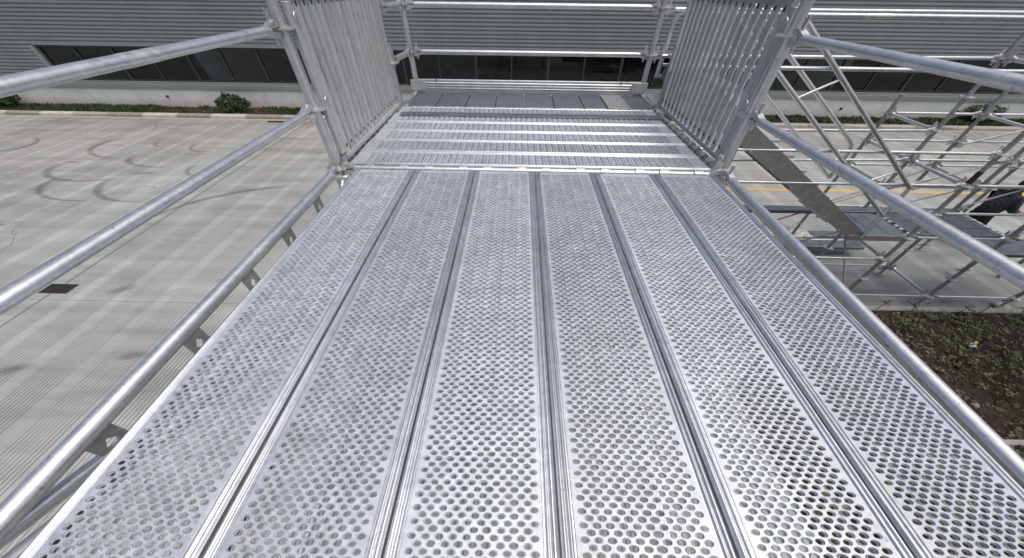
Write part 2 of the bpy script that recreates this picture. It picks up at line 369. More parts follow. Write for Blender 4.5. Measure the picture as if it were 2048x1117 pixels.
def arc_mark(cx, cy, rx, ry, a0, a1, w, n=40):
    V = []; F = []; fade = []
    for i in range(n + 1):
        t = i / n; a = math.radians(a0 + (a1 - a0) * t); ww = w * (0.85 - 0.6 * t)
        for j, q in enumerate((-1, -0.35, 0.35, 1)):
            V.append((cx + (rx + q * ww * 0.5) * math.cos(a), cy + (ry + q * ww * 0.34) * math.sin(a), 0.004))
            fade.append((0 if j in (0, 3) else 1) * min(1, t / 0.25) * min(1, (1 - t) / 0.12) ** 0.5)
        if i:
            for j in range(3): F.append(((i - 1) * 4 + j, (i - 1) * 4 + j + 1, i * 4 + j + 1, i * 4 + j))
    o = MB().add(V, F).build('tyre_mark', 'tyre', GROUND)
    at = o.data.attributes.new('fade', 'FLOAT', 'POINT'); at.data.foreach_set('value', fade)
for a in [(-15.2, 12.55, 2.05, 1.25, 130, 275, .55), (-14.9, 10.6, 1.95, 1.15, 150, 305, .6), (-13.2, 11.45, 1.6, .85, 165, 290, .5),
          (-13.7, 9.45, 2.05, 1.25, 160, 285, .5), (-11.9, 9.55, 2.0, 1.35, 170, 280, .55), (-12.6, 12.6, .75, .55, 140, 300, .4),
          (-14.3, 12.9, .8, .5, 150, 290, .3), (-18.2, 9.5, 2.4, 1.1, 230, 300, .4), (-21.6, 12.4, 1.7, .9, -70, 60, .6),
          (-11.2, 10.6, .7, .6, 150, 290, .4), (-6.2, 6.9, 4.4, 2.6, 100, 190, .5)]:
    arc_mark(*a)
def smear(x, y, lx, ly, rot):
    n = 14; V = [(x, y, .0045)]; fade = [1]
    for r_, fd in ((.55, .7), (1, 0)):
        for i in range(n):
            a = 2 * math.pi * i / n; k = r_ * random.uniform(.75, 1.2)
            px, py = lx * k * math.cos(a), ly * k * math.sin(a)
            V.append((x + px * math.cos(rot) - py * math.sin(rot), y + px * math.sin(rot) + py * math.cos(rot), .0045)); fade.append(fd)
    F = [(0, 1 + i, 1 + (i + 1) % n) for i in range(n)] + [(1 + i, 1 + n + i, 1 + n + (i + 1) % n, 1 + (i + 1) % n) for i in range(n)]
    o = MB().add(V, F).build('oil_stain', 'tyre', GROUND)
    at = o.data.attributes.new('fade', 'FLOAT', 'POINT'); at.data.foreach_set('value', fade)
for s_ in [(-8.7, 4.55, .35, .16, .5), (-8.9, 2.55, .45, .13, .3), (-7.0, 2.9, .3, .1, .2), (-13.2, 10.1, .5, .12, .2), (-16.5, 10.9, .5, .1, 0), (-6.6, 4.9, .5, .1, .1), (7.9, 4.95, .9, .12, 0), (9.5, 4.7, .5, .1, .1)]:
    smear(*s_)

yl = MB().box((-60, 15.84, 0.003), (60, 16.0, 0.0045)).build('yellow_line', 'tan'); tag(yl, kind='structure')
yl = MB().box((1.5, 9.66, 0.003), (60, 9.82, 0.0045)).build('yellow_line', 'yellow'); tag(yl, kind='structure')

# drain grates
def grate(x, y, lx, ly, n, label):
    t = thing('drain_grate', label, 'grate', (x, y, 0))
    fr = MB(); w = .05
    fr.box((x - lx, y - ly, .002), (x + lx, y - ly + w * .6, .012)).box((x - lx, y + ly - w * .6, .002), (x + lx, y + ly, .012))
    fr.box((x - lx, y - ly + w * .6, .002), (x - lx + w, y + ly - w * .6, .012)).box((x + lx - w, y - ly + w * .6, .002), (x + lx, y + ly - w * .6, .012))
    fr.build('frame', 'iron', t)
    MB().box((x - lx + w, y - ly + w * .6, .0015), (x + lx - w, y + ly - w * .6, .004)).build('pit_shade', 'dark', t)  # flat slab on the yard, the shade of the drain painted into its colour
    st = (2 * lx - 2 * w) / n
    for i in range(n):
        xx = x - lx + w + st * (i + .28)
        MB().box((xx, y - ly + w * .6, .005), (xx + st * .5, y + ly - w * .6, .011)).build('bar', 'rust' if i % 3 == 0 else 'iron', t)
grate(-10.12, 4.52, .31, .14, 8, 'square iron drain grate in the concrete yard below the left guard rail')
grate(-11.55, 15.68, .55, .09, 12, 'long dark gully grate beside the kerb left of the deck')

# kerb: each stone a piece
kerb = bpy.data.objects.new('kerb', None); COL.objects.link(kerb); kerb.location = (0, 16.1, 0); tag(kerb, kind='structure')
KP = 1.715; kd = {}
for key in ('kerb_pale', 'kerb_dark', 'kerb_mid'):
    b = MB(); b.extrude([(16.06, 0.001), (16.06, .10), (16.09, .13), (16.34, .13), (16.34, 0.001)], 0, -KP / 2 + .012, KP / 2 - .012)
    o = b.build('kerb_stone', key, kerb); kd[key] = o.data; bpy.data.objects.remove(o)
pat = ['kerb_pale', 'kerb_dark', 'kerb_pale', 'kerb_dark', 'kerb_mid', 'kerb_pale', 'kerb_dark', 'kerb_pale', 'kerb_mid', 'kerb_dark']
for i in range(-19, 20):
    x = -24.55 + KP * (i + 0) + KP * 14
    o = link('kerb_stone', kd[pat[i % 10] if x < 0 else ('kerb_mid' if i % 3 else 'kerb_dark')], kerb, (x, 0, random.uniform(-.006, .006)))
    o.rotation_euler.z = random.uniform(-.006, .006)

# verge: soil strip with grass
def heightgrid(name, x0, x1, y0, y1, step, zf, mat, keep=None):
    nx = int((x1 - x0) / step) + 1; ny = int((y1 - y0) / step) + 1
    xs = np.linspace(x0, x1, nx); ys = np.linspace(y0, y1, ny); XX, YY = np.meshgrid(xs, ys)
    ZZ = zf(XX, YY); V = np.stack([XX.ravel(), YY.ravel(), ZZ.ravel()], 1)
    idx = np.arange(nx * ny).reshape(ny, nx)
    Q = np.stack([idx[:-1, :-1].ravel(), idx[:-1, 1:].ravel(), idx[1:, 1:].ravel(), idx[1:, :-1].ravel()], 1)
    if keep is not None:
        cxy = V[Q].mean(1); Q = Q[keep(cxy[:, 0], cxy[:, 1])]
    me = np_mesh(name, V, Q, np.ones(len(Q)), mat); o = bpy.data.objects.new(name, me); COL.objects.link(o); return o
def lump(X, Y):
    return (np.sin(X * 2.1 + Y * 1.3) * .5 + np.sin(X * 4.7 - Y * 3.9 + 1) * .3 + np.sin(X * 9.1 + Y * 8.3) * .2)
verge = heightgrid('verge_soil', -40, 40, 16.342, 17.4, .13, lambda X, Y: .10 + .035 * lump(X, Y) + .03 * (Y - 16.3), 'soil'); tag(verge, kind='structure')
def blades(name, label, cat, mat, pts, h0, h1, w, lean=.5):
    V = []; F = []
    for x, y, z in pts:
        h = random.uniform(h0, h1); a = random.uniform(0, 6.283); l = random.uniform(0, lean) * h; b = random.uniform(0, 6.283)
        dx, dy = math.cos(a) * w, math.sin(a) * w * .6; k = len(V)
        mx, my = math.cos(b) * l, math.sin(b) * l
        V += [(x - dx, y - dy, z), (x + dx, y + dy, z), (x + mx * .4 + dx * .7, y + my * .4 + dy * .7, z + h * .6), (x + mx * .4 - dx * .7, y + my * .4 - dy * .7, z + h * .6), (x + mx, y + my, z + h)]
        F += [(k, k + 1, k + 2, k + 3), (k + 3, k + 2, k + 4)]
    me = bpy.data.meshes.new(name); me.from_pydata(V, [], F); me.update(); me.materials.append(MAT[mat])
    o = bpy.data.objects.new(name, me); COL.objects.link(o); tag(o, label, cat, kind='stuff'); return o
def verge_pts(n, green):
    out = []
    while len(out) < n:
        x = random.uniform(-29, 29); y = random.uniform(16.38, 17.3)
        d = math.sin(x * .55 + 1.0) + .6 * math.sin(x * 1.7 + y * 2) + .5 * math.sin(x * 4.1 + y * 5)
        p = 1 / (1 + math.exp(-3 * (d + (.55 if (x < -16 or x > 12) else -.35))))
        if random.random() < (p if green else (1 - p) * .6 + .15): out.append((x, y, .09 + .03 * float(lump(x, y)) + .03 * (y - 16.3)))
    return out
blades('verge_grass', 'short green grass growing in the verge along the grey building', 'grass', 'grass', verge_pts(17000, True), .07, .17, .028, .7)
blades('dry_grass', 'brown dry grass on bare soil in the verge by the kerb', 'grass', 'drygrass', verge_pts(5000, False), .03, .08, .025, 1.2)

# planting bed in front of the right-hand tower
def bed_keep(x, y):
    return (x > 3.85) & (y < 4.36) & ~((x < 5.7) & (y > 2.5) & ((x - 3.85) < (y - 2.5)))
bed = heightgrid('planting_bed', 3.85, 18, -4, 4.36, .07, lambda X, Y: .035 + .028 * lump(X * 1.7, Y * 1.9) + .012 * np.sin(X * 21) * np.sin(Y * 19), 'soil', bed_keep); tag(bed, kind='structure')
edge = bpy.data.objects.new('bed_edging', None); COL.objects.link(edge); edge.location = (8, 4.4, 0); tag(edge, kind='structure')
x = 5.72
while x < 18:
    MB().box((x, 4.362, .001), (x + 1.68, 4.49, .07), .012).build('edging_stone', 'kerb_mid', edge); x += 1.7
def weeds(name, n, label):
    V = []; F = []
    while n:
        x = random.uniform(3.9, 15); y = random.uniform(-.6, 4.34)
        if not bed_keep(np.array(x), np.array(y)): continue
        if math.sin(x * 1.9 + y) + math.sin(y * 3.1 - x * 1.2) + random.uniform(-2.4, 2.4) < -.1: continue
        n -= 1; s_ = random.choice((.4, .5, .6, .8, 1.1)); z = .03; hh = random.uniform(.02, .16) * s_
        for k in range(random.randint(4, 9)):
            a = random.uniform(0, 6.283); L = random.uniform(.025, .06) * s_; w = L * .42; t = random.uniform(-.2, .7)
            ox, oy, oz = x + random.uniform(-.05, .05) * s_, y + random.uniform(-.04, .04) * s_, z + hh * random.uniform(.3, 1)
            c, s2 = math.cos(a), math.sin(a); i = len(V)
            V += [(ox, oy, oz), (ox + c * L * .5 - s2 * w, oy + s2 * L * .5 + c * w, oz + L * .5 * t + .004), (ox + c * L, oy + s2 * L, oz + L * t), (ox + c * L * .5 + s2 * w, oy + s2 * L * .5 - c * w, oz + L * .5 * t + .004)]
            F.append((i, i + 1, i + 2, i + 3))
    me = bpy.data.meshes.new(name); me.from_pydata(V, [], F); me.update(); me.materials.append(MAT['weed'])
    o = bpy.data.objects.new(name, me); COL.objects.link(o); tag(o, label, 'weeds', kind='stuff')
weeds('weed_cover', 6200, 'low green weeds scattered over the brown planting bed')
t = thing('litter', 'crumpled white and yellow wrapper lying on the brown planting bed', 'litter', (8.77, 3.5, .05))
MB().add([(8.70, 3.47, .07), (8.78, 3.45, .09), (8.86, 3.5, .08), (8.82, 3.55, .1), (8.74, 3.54, .08), (8.78, 3.5, .12)], [(0, 1, 5), (1, 2, 5), (2, 3, 5), (3, 4, 5), (4, 0, 5)]).build('wrapper', 'white', t)
MB().add([(8.82, 3.52, .11), (8.89, 3.53, .10), (8.90, 3.57, .12), (8.84, 3.57, .12)], [(0, 1, 2, 3)]).build('yellow_flap', 'yellowcard', t)
t = MB().extrude([(1.71, .03), (1.80, .03), (1.79, .085), (1.72, .085)], 0, 7.35, 9.5).build('edging_strip', 'kerb_mid')
tag(t, 'pale concrete strip lying in the soil at the right edge of the deck', 'edging')
t = thing('soil_stone', 'rounded grey stone half buried in the planting bed soil', 'stone', (7.63, 2.33, .04))
b = MB(); vs = []; n = 9
for r_, z in ((.05, .02), (.065, .05), (.045, .075), (.012, .085)):
    vs += [(7.63 + r_ * math.cos(6.283 * i / n) * (1 + .15 * math.sin(i * 2.2)), 2.33 + r_ * .7 * math.sin(6.283 * i / n), z) for i in range(n)]
b.add(vs, [(k * n + i, k * n + (i + 1) % n, (k + 1) * n + (i + 1) % n, (k + 1) * n + i) for k in range(3) for i in range(n)] + [tuple(range(3 * n, 4 * n))], True).build('stone', 'kerb_dark', t)

def bed_pts(n):
    out = []
    while len(out) < n:
        x = random.uniform(3.9, 14); y = random.uniform(-.6, 4.33)
        if bool(bed_keep(np.array(x), np.array(y))): out.append((x, y, .03))
    return out
blades('bed_straw', 'dry straw matted over the brown planting bed', 'straw', 'drygrass', bed_pts(9000), .015, .05, .012, 3.0)
# clods on the bed, and sprigs that lean over its edge
V = []; F = []
for k in range(5200):
    x = random.uniform(3.9, 14); y = random.uniform(-.6, 4.33)
    if not bed_keep(np.array(x), np.array(y)): continue
    r_ = random.choice((.012, .016, .02, .03, .045)); z = .035; i = len(V); a0 = random.uniform(0, 6)
    V += [(x + r_ * 1.3 * math.cos(a0 + k2 * 1.257) * random.uniform(.7, 1.2), y + r_ * math.sin(a0 + k2 * 1.257), z) for k2 in range(5)] + [(x + random.uniform(-.3, .3) * r_, y + random.uniform(-.3, .3) * r_, z + r_ * random.uniform(.7, 1.4))]
    F += [(i + k2, i + (k2 + 1) % 5, i + 5) for k2 in range(5)]
me = bpy.data.meshes.new('soil_clods'); me.from_pydata(V, [], F); me.update(); me.materials.append(MAT['soil'])
o = bpy.data.objects.new('soil_clods', me); COL.objects.link(o); tag(o, 'loose brown clods covering the planting bed', 'soil', kind='stuff')
SPR = ['leftmost', 'second', 'third', 'fourth', 'fifth', 'rightmost']
for i, x in enumerate((6.9, 7.55, 8.35, 9.3, 9.75, 10.6)):
    t = thing('weed_sprig', f'{SPR[i]} thin weed sprig leaning over the edge of the planting bed', 'weed', (x, 4.3, .03), 'weed sprigs at the bed edge')
    hx, hz = random.uniform(-.12, .16), random.uniform(.22, .4)
    MB().path([(x, 4.3, .02), (x + hx * .4, 4.32, hz * .6), (x + hx, 4.35, hz)], .006, 5).build('stem', 'twig', t)
    V = []; F = []
    for k in range(9):
        a = random.uniform(0, 6.283); L = random.uniform(.05, .09); oz = hz * random.uniform(.75, 1.05); ox = x + hx * oz / hz; c, s2 = math.cos(a), math.sin(a); j = len(V)
        V += [(ox, 4.34, oz), (ox + c * L * .5 - s2 * L * .3, 4.34 + s2 * L * .5 + c * L * .3, oz + .01), (ox + c * L, 4.34 + s2 * L, oz - .005), (ox + c * L * .5 + s2 * L * .3, 4.34 + s2 * L * .5 - c * L * .3, oz + .01)]; F.append((j, j + 1, j + 2, j + 3))
    MB().add(V, F).build('leaves', 'weed', t)

# ------------------------------------------------------------------ the building
WY = 17.35
B = thing('factory_building', 'long factory building with grey corrugated cladding and a dark ribbon window', 'building', (0, WY, 0))
# plinth in cast sections with joints
px_ = -48.0
while px_ < 48:
    MB().box((px_, WY + .01, 0), (px_ + 9.55, WY + .3, .945)).build('plinth', 'plinth', B); px_ += 9.57
MB().extrude([(WY - .05, .95), (WY - .055, 1.13), (WY - .03, 1.14), (WY - .03, 1.25), (WY + .25, 1.27), (WY + .25, .95)], 0, -48, 48).build('sill_flashing', 'flashing', B)
# corrugated cladding sheets
PER, DEP = .141, .052
def rib_profile(z0, z1):
    out = []; z = z0
    while z < z1:
        out += [(WY - DEP, z), (WY - DEP - .004, z + .045), (WY - DEP, z + .088), (WY, z + .094), (WY, z + .130)]; z += PER
    return out
def clad_sheet(x0, x1, z0, z1, dy=0.0):
    p = [(y - dy, z) for y, z in rib_profile(z0, z1)]; n = len(p)
    V = [(x0, y, z) for y, z in p] + [(x1, y, z) for y, z in p]
    o = MB().add(V, [(i, i + 1, n + i + 1, n + i) for i in range(n - 1)]).build('cladding_sheet', 'cladding', B)
x = -48.0
while x < 44:
    clad_sheet(x, x + 6.02, 2.72, 8.6, .006 if int(x / 6) % 2 else 0.0); x += 6.0
clad_sheet(-48, -22.85, 1.28, 2.72)
MB().box((-22.85, WY - .06, 1.27), (-22.62, WY + .12, 2.70)).build('window_jamb', 'flashing', B)
MB().box((-22.85, WY - .06, 2.665), (48, WY + .16, 2.725)).build('window_head', 'flashing', B)
MB().box((-48.2, WY - .2, 8.6), (48.2, WY + 12, 8.9)).build('roof', 'flashing', B)
# interior behind the glass
b = MB(); b.add([(-24, WY + .3, .9), (48, WY + .3, .9), (48, WY + 6, .9), (-24, WY + 6, .9)], [(0, 1, 2, 3)])
b.add([(-24, WY + 6, .9), (48, WY + 6, .9), (48, WY + 6, 5), (-24, WY + 6, 5)], [(0, 1, 2, 3)])
b.add([(-24, WY + .3, 3.6), (48, WY + .3, 3.6), (48, WY + 6, 3.6), (-24, WY + 6, 3.6)], [(0, 1, 2, 3)])
b.add([(-24, WY + .3, .9), (-24, WY + 6, .9), (-24, WY + 6, 5), (-24, WY + .3, 5)], [(0, 1, 2, 3)])
b.build('interior_room', 'interior', B)
WP = 1.71; wmesh = {}
for kind, hw in (('thick', .10), ('thin', .045)):
    fr = MB(); z0, z1 = 1.262, 2.664; y0, y1 = .03, .13
    fr.box((0, WY + y0, z0), (hw, WY + y1, z1)).box((WP - .02, WY + y0, z0), (WP, WY + y1, z1)).box((hw, WY + y0, z0), (WP - .02, WY + y1, z0 + .07)).box((hw, WY + y0, z1 - .08), (WP - .02, WY + y1, z1))
    o = fr.build('window', 'mullion', B); gl = MB().box((hw - .005, WY + .078, z0 + .065), (WP - .015, WY + .088, z1 - .075)).build('pane', 'glass', B)
    wmesh[kind] = (o.data, gl.data); bpy.data.objects.remove(o); bpy.data.objects.remove(gl)
for i in range(41):
    k = 'thick' if i % 2 == 0 else 'thin'
    w_ = link('window', wmesh[k][0], B, (-22.6 + WP * i, 0, 0)); link('pane', wmesh[k][1], w_)
# things standing inside, seen through the glass
t = thing('crate_stack', 'brown wooden crates behind the leftmost panes of the ribbon window', 'crates', (-20.5, WY + 1.2, .9))
for r_ in range(4):
    for c_ in range(6):
        MB().box((-21.4 + c_ * .42, WY + 1.0, .92 + r_ * .36), (-21.4 + c_ * .42 + .36, WY + 1.4, .92 + r_ * .36 + .24)).build('crate', 'crate', t)
t = thing('stacked_sheets', 'grey slatted stack behind the window left of the toe board middle', 'stack', (-2.2, WY + 1.0, .9))
for r_ in range(12): MB().box((-3.5, WY + .8, .95 + r_ * .075), (-1.3, WY + 1.5, .95 + r_ * .075 + .045)).build('sheet', 'blind', t)
t = tag(MB().box((2.2, WY + .5, 1.05), (3.05, WY + .9, 1.72), .03).build('red_box', 'red'), 'small red box behind the dark window above the toe board', 'box')
for i, (x0, x1) in enumerate(((4.5, 4.95), (5.4, 5.8), (-11.9, -11.4), (20.5, 20.8))):
    tag(MB().box((x0, WY + .9, .9), (x1, WY + 1.1, 3.59)).build('inner_column', 'mullion'), ['pale inner column behind the window right of the red box', 'pale inner column behind the window nearest the right far post', 'inner column behind the window left of the left slatted panel', 'inner column behind the window above the right tower'][i], 'column', 'columns inside the building')
for i, (x, z) in enumerate(((-17.9, .62), (16.2, .55), (22, .5))):
    b = MB(); b.tube((x, WY + .02, z), (x, WY - .06, z - .03), .05, 8); tag(b.build('wall_spout', 'iron'), ['small dark drain spout in the plinth left of the rounded bush', 'small dark drain spout in the plinth seen between the stair handrails', 'small dark drain spout in the plinth near the right bush'][i], 'spout', 'drain spouts')

def bush(x, y, z, rx, ry, h, label, n=1500):
    t = thing('shrub', label, 'shrub', (x, y, z), 'shrubs in the verge')
    b = MB()
    for k in range(9):
        a = random.uniform(0, 6.283); q = random.uniform(.2, .8)
        b.path([(x, y, z - .05), (x + math.cos(a) * rx * q * .4, y + math.sin(a) * ry * q * .4, z + h * .35), (x + math.cos(a) * rx * q, y + math.sin(a) * ry * q, z + h * random.uniform(.6, .9))], .014, 5)
    b.path([(x, y, z), (x - rx * .2, y, z + h * .7), (x - rx * .28, y, z + h * 1.22)], .01, 5)
    b.build('stem', 'twig', t)
    V = []; F = []
    for k in range(n):
        a = random.uniform(0, 6.283); el = math.asin(random.uniform(-.75, 1)); rr = random.uniform(.45, 1.0) ** .5 * (1 + .13 * math.sin(a * 3 + 1) + .12 * math.sin(a * 5 + el * 4))
        if random.random() < .12: rr *= 1.12
        c = Vector((x + rx * rr * math.cos(el) * math.cos(a), y + ry * rr * math.cos(el) * math.sin(a), z + h * .52 + h * .5 * rr * math.sin(el)))
        d = Vector((random.gauss(0, 1), random.gauss(0, 1), random.gauss(.4, 1))).normalized(); e = d.orthogonal().normalized(); L = random.uniform(.05, .09); i = len(V)
        V += [c - d * L, c + e * L * .42, c + d * L, c - e * L * .42]; F.append((i, i + 1, i + 2, i + 3))
    for k in range(14):
        c = Vector((x - rx * .28 + random.uniform(-.05, .05), y, z + h * random.uniform(1.0, 1.22))); d = Vector((random.gauss(0, 1), random.gauss(0, 1), random.gauss(.3, 1))).normalized(); e = d.orthogonal(); i = len(V)
        V += [c - d * .05, c + e * .02, c + d * .05, c - e * .02]; F.append((i, i + 1, i + 2, i + 3))
    MB().add(V, F).build('crown', 'bush', t)
bush(-14.25, 16.72, .12, .72, .38, .72, 'rounded green shrub in the verge left of the deck')
bush(-26.2, 16.8, .12, .9, .42, .85, 'dark green shrub in the verge at the left edge of the photo')
bush(22.9, 16.95, .12, .80, .40, .75, 'dark green shrub in the verge behind the right-hand scaffold tower')
bush(27.2, 16.9, .12, .95, .45, .85, 'green shrub in the verge at the right edge of the photo')

# ------------------------------------------------------------------ scaffold pieces
ZR = lambda rel: CAM_Z + rel           # rosette levels are given relative to the camera
RP, RL, RT = .037, .034, .028          # posts, rails along Y, rails across
def rosette(parent, x, y, z):
    b = MB(); n = 32; V = []
    for zz in (z - .006, z + .006):
        for i in range(n):
            a = 2 * math.pi * i / n; r_ = .098 * (1 - (.10 if i % 4 == 0 else 0)); V.append((x + r_ * math.cos(a), y + r_ * .86 * math.sin(a), zz))
    F = [(i, (i + 1) % n, n + (i + 1) % n, n + i) for i in range(n)] + [tuple(range(n - 1, -1, -1)), tuple(range(n, 2 * n))]
    b.add(V, F); b.tube((x, y, z - .016), (x, y, z + .016), RP + .006, 16)
    b.build('rosette', 'cast', parent)
def standard(x, y, z0, z1, levels, label, base=True, group='upright scaffold posts', sleeve=None, mat='tube', RP=.037):
    t = thing('scaffold_post', label, 'scaffold post', (x, y, 0), group)
    MB().tube((x, y, max(z0, .16)), (x, y, z1), RP, 20).build('tube', mat, t)
    for lv in levels: rosette(t, x, y, ZR(lv))
    z = .9
    if base:
        b = MB(); b.box((x - .15, y - .085, .002), (x + .15, y + .085, .012)); b.tube((x, y, .012), (x, y, .3), .022, 10); b.build('base_plate', 'old', t)
        MB().box((x - .16, y - .02, .145), (x + .16, y + .02, .172), .006).build('jack_nut', 'old', t)
    # spigot joint collar
    zc = z0 + 2.13
    if zc < z1 - .3: MB().tube((x, y, zc), (x, y, zc + .10), RP + .004, 18).build('spigot_collar', mat, t)
    if sleeve: MB().tube((x, y, sleeve[0]), (x, y, sleeve[1]), RP + .003, 18).build('painted_band', 'rust', t)
    return t
def head(parent, p, d, r):
    """cast wedge head at point p (post axis), ledger leaving in direction d"""
    d = Vector(d).normalized(); s = Vector((0, 0, 1)).cross(d); p = Vector(p)
    b = MB()
    def pr(prof, hw):       # prof in (along d, z)
        V = [p + d * a + s * hw + Vector((0, 0, z)) for a, z in prof] + [p + d * a - s * hw + Vector((0, 0, z)) for a, z in prof]; n = len(prof)
        b.add(V, [(i, (i + 1) % n, n + (i + 1) % n, n + i) for i in range(n)] + [tuple(range(n - 1, -1, -1)), tuple(range(n, 2 * n))])
    pr([(.045, .012), (.045, .05), (.075, .052), (.15, r * .95), (.15, .008)], .024)
    pr([(.045, -.012), (.045, -.05), (.075, -.052), (.15, -r * .95), (.15, -.008)], .024)
    pr([(.148, r * .9), (.17, r * .9), (.17, -r * .9), (.148, -r * .9)], .026)
    b.build('wedge_head', 'cast', parent)
    w = MB(); V = [p + d * a + s * h + Vector((0, 0, z)) for h in (.006, -.006) for a, z in ((.072, .105), (.108, .115), (.10, -.085), (.082, -.085))]
    w.add(V, [(0, 1, 2, 3), (7, 6, 5, 4), (0, 4, 5, 1), (1, 5, 6, 2), (2, 6, 7, 3), (3, 7, 4, 0)]); w.build('wedge', 'cast', parent)
def ledger(p0, p1, r, label, cat='scaffold rail', name='scaffold_rail', group='horizontal scaffold rails', heads=(1, 1), mat='tube', seg=20, sleeve=None, oval=1.0):
    p0 = Vector(p0); p1 = Vector(p1); d = (p1 - p0).normalized()
    t = thing(name, label, cat, p0, group)
    a = p0 + d * (.15 if heads[0] else .0); c = p1 - d * (.15 if heads[1] else .0)
    def flat(b):          # oval rail section: lower than it is wide
        if oval != 1.0:
            b.v = [(x, y, (zc := p0.z + (p1.z - p0.z) * ((y - p0.y) / (p1.y - p0.y))) + (z - zc) * oval) for x, y, z in b.v]
        return b
    flat(MB().tube(a, c, r, seg)).build('tube', mat, t)
    if heads[0]: head(t, p0, d, r * oval)
    if heads[1]: head(t, p1, -d, r * oval)
    if sleeve:
        for s0, s1 in sleeve:
            flat(MB().tube(p0 + d * s0, p0 + d * s1, r + .0016, seg)).build('pale_band', 'cast', t)  # pale ring of cast zinc over a short length of the tube
    return t
def brace(p0, p1, r, label, mat='tube'):
    p0 = Vector(p0); p1 = Vector(p1); d = (p1 - p0).normalized(); t = thing('scaffold_brace', label, 'brace', p0, 'diagonal scaffold braces')
    MB().tube(p0, p1, r, 14).build('tube', mat, t)
    for p, q in ((p0, d), (p1, -d)):
        MB().box(p - Vector((.06, .02, .05)), p + Vector((.06, .02, .05)), .01).build('brace_head', 'cast', t)
    return t

# main bay: posts and rails
LX, RX, PY = -1.645, 1.905, 2.72
FLX, FRX, FY = -1.54, 1.85, 5.33
GLX, GRX, GY = -1.60, 1.96, 4.60
standard(LX, PY - .02, 0, 5.35, (-.25, -.755, -1.245, -2.25, -3.25, -4.25), 'galvanised post at the near end of the left slatted panel', mat='tube')
standard(RX, PY + .06, 0, 5.35, (-.262, -.775, -1.245, -2.25, -3.25, -4.25), 'galvanised post at the near end of the right slatted panel')
standard(GLX, GY, 0, 4.45, (-.75, -1.25, -3.25), 'galvanised post hidden behind the far end of the left slatted panel')
standard(GRX, GY + .06, 0, 4.2, (-1.25, -1.75, -3.25), 'galvanised post at the far end of the right slatted panel')
standard(FLX, FY, 0, 5.3, (-.235, -.735, -1.25, -3.25), 'far left galvanised post beside the toe board')
standard(FRX, FY, 0, 5.3, (-.235, -.735, -1.25, -3.25), 'far right galvanised post beside the toe board')
for x, s in ((LX, 'left'), (RX, 'right')):
    standard(x, -.36, 0, 5.3, (-.25, -.75, -1.25, -3.25), f'galvanised post at the near {s} corner of the deck')
ledger((LX - .01, PY - .02, ZR(-.25)), (LX - .01, -.36, ZR(-.266)), RL - .001, 'upper left guard rail beside the main deck', name='guard_rail', cat='guard rail', oval=.76, group='guard rails', sleeve=[(1.02, 1.19)])
ledger((LX, PY - .03, ZR(-.758)), (LX, -.36, ZR(-.75)), RL - .001, 'lower left guard rail beside the main deck', name='guard_rail', cat='guard rail', oval=.84, group='guard rails', sleeve=[(.62, .74)])
ledger((RX - .03, PY + .02, ZR(-.262)), (RX - .09, -.36, ZR(-.25)), RL - .001, 'upper right guard rail beside the main deck', name='guard_rail', cat='guard rail', oval=.76, group='guard rails', sleeve=[(1.28, 1.4)])
ledger((RX - .02, PY + .03, ZR(-.772)), (RX - .08, -.36, ZR(-.75)), RL - .001, 'lower right guard rail beside the main deck', name='guard_rail', cat='guard rail', oval=.84, group='guard rails')
ledger((LX + .01, PY - .03, ZR(-1.25)), (LX + .03, -.36, ZR(-1.25)), RL + .003, 'deck level tube along the left edge of the main planks', name='deck_bearer', cat='deck bearer', group='deck bearers', sleeve=[(1.18, 1.26)])
ledger((RX - .02, PY + .0, ZR(-1.25)), (RX - .10, -.36, ZR(-1.25)), RL + .004, 'deck level tube along the right edge of the main planks', name='deck_bearer', cat='deck bearer', group='deck bearers')
ledger((LX, PY - .02, ZR(-1.25)), (RX, PY - .02, ZR(-1.25)), RT, 'pale cross tube between the main planks and the crosswise planks', name='deck_bearer', cat='deck bearer', group='deck bearers', mat='cast')
ledger((LX, -.36, ZR(-1.25)), (RX, -.36, ZR(-1.25)), RT, 'cross tube under the near ends of the main planks', name='deck_bearer', cat='deck bearer', group='deck bearers')
ledger((LX, PY, ZR(-1.26)), (GLX, GY, ZR(-1.25)), RL - .006, 'side tube carrying the crosswise planks below the left slatted panel', name='deck_bearer', cat='deck bearer', group='deck bearers', mat='old')
ledger((RX - .03, PY + .06, ZR(-1.26)), (GRX - .12, GY, ZR(-1.25)), RL - .004, 'side tube carrying the crosswise planks below the right slatted panel', name='deck_bearer', cat='deck bearer', group='deck bearers', mat='old')
ledger((GLX, GY, ZR(-1.25)), (FLX, FY, ZR(-1.25)), RL - .006, 'short side tube left of the smooth grey panels', name='deck_bearer', cat='deck bearer', group='deck bearers')
ledger((GRX - .06, GY, ZR(-1.25)), (FRX, FY, ZR(-1.25)), RL, 'short side tube right of the smooth grey panels', name='deck_bearer', cat='deck bearer', group='deck bearers')
ledger((GLX, GY, ZR(-1.27)), (GRX, GY, ZR(-1.27)), RT, 'cross tube under the near edge of the smooth grey panels', name='deck_bearer', cat='deck bearer', group='deck bearers')
ledger((FLX, FY, ZR(-1.27)), (FRX, FY, ZR(-1.27)), RT, 'cross tube under the toe board', name='deck_bearer', cat='deck bearer', group='deck bearers')
ledger((FLX, FY, ZR(-.235)), (FRX, FY, ZR(-.235)), RT + .003, 'upper far guard rail above the toe board', name='guard_rail', cat='guard rail', group='guard rails')
ledger((FLX, FY, ZR(-.735)), (FRX, FY, ZR(-.735)), RT + .003, 'lower far guard rail above the toe board', name='guard_rail', cat='guard rail', group='guard rails')
ledger((GLX, GY, ZR(-.235)), (FLX, FY, ZR(-.235)), RL, 'short upper side rail behind the left slatted panel', name='guard_rail', cat='guard rail', group='guard rails')
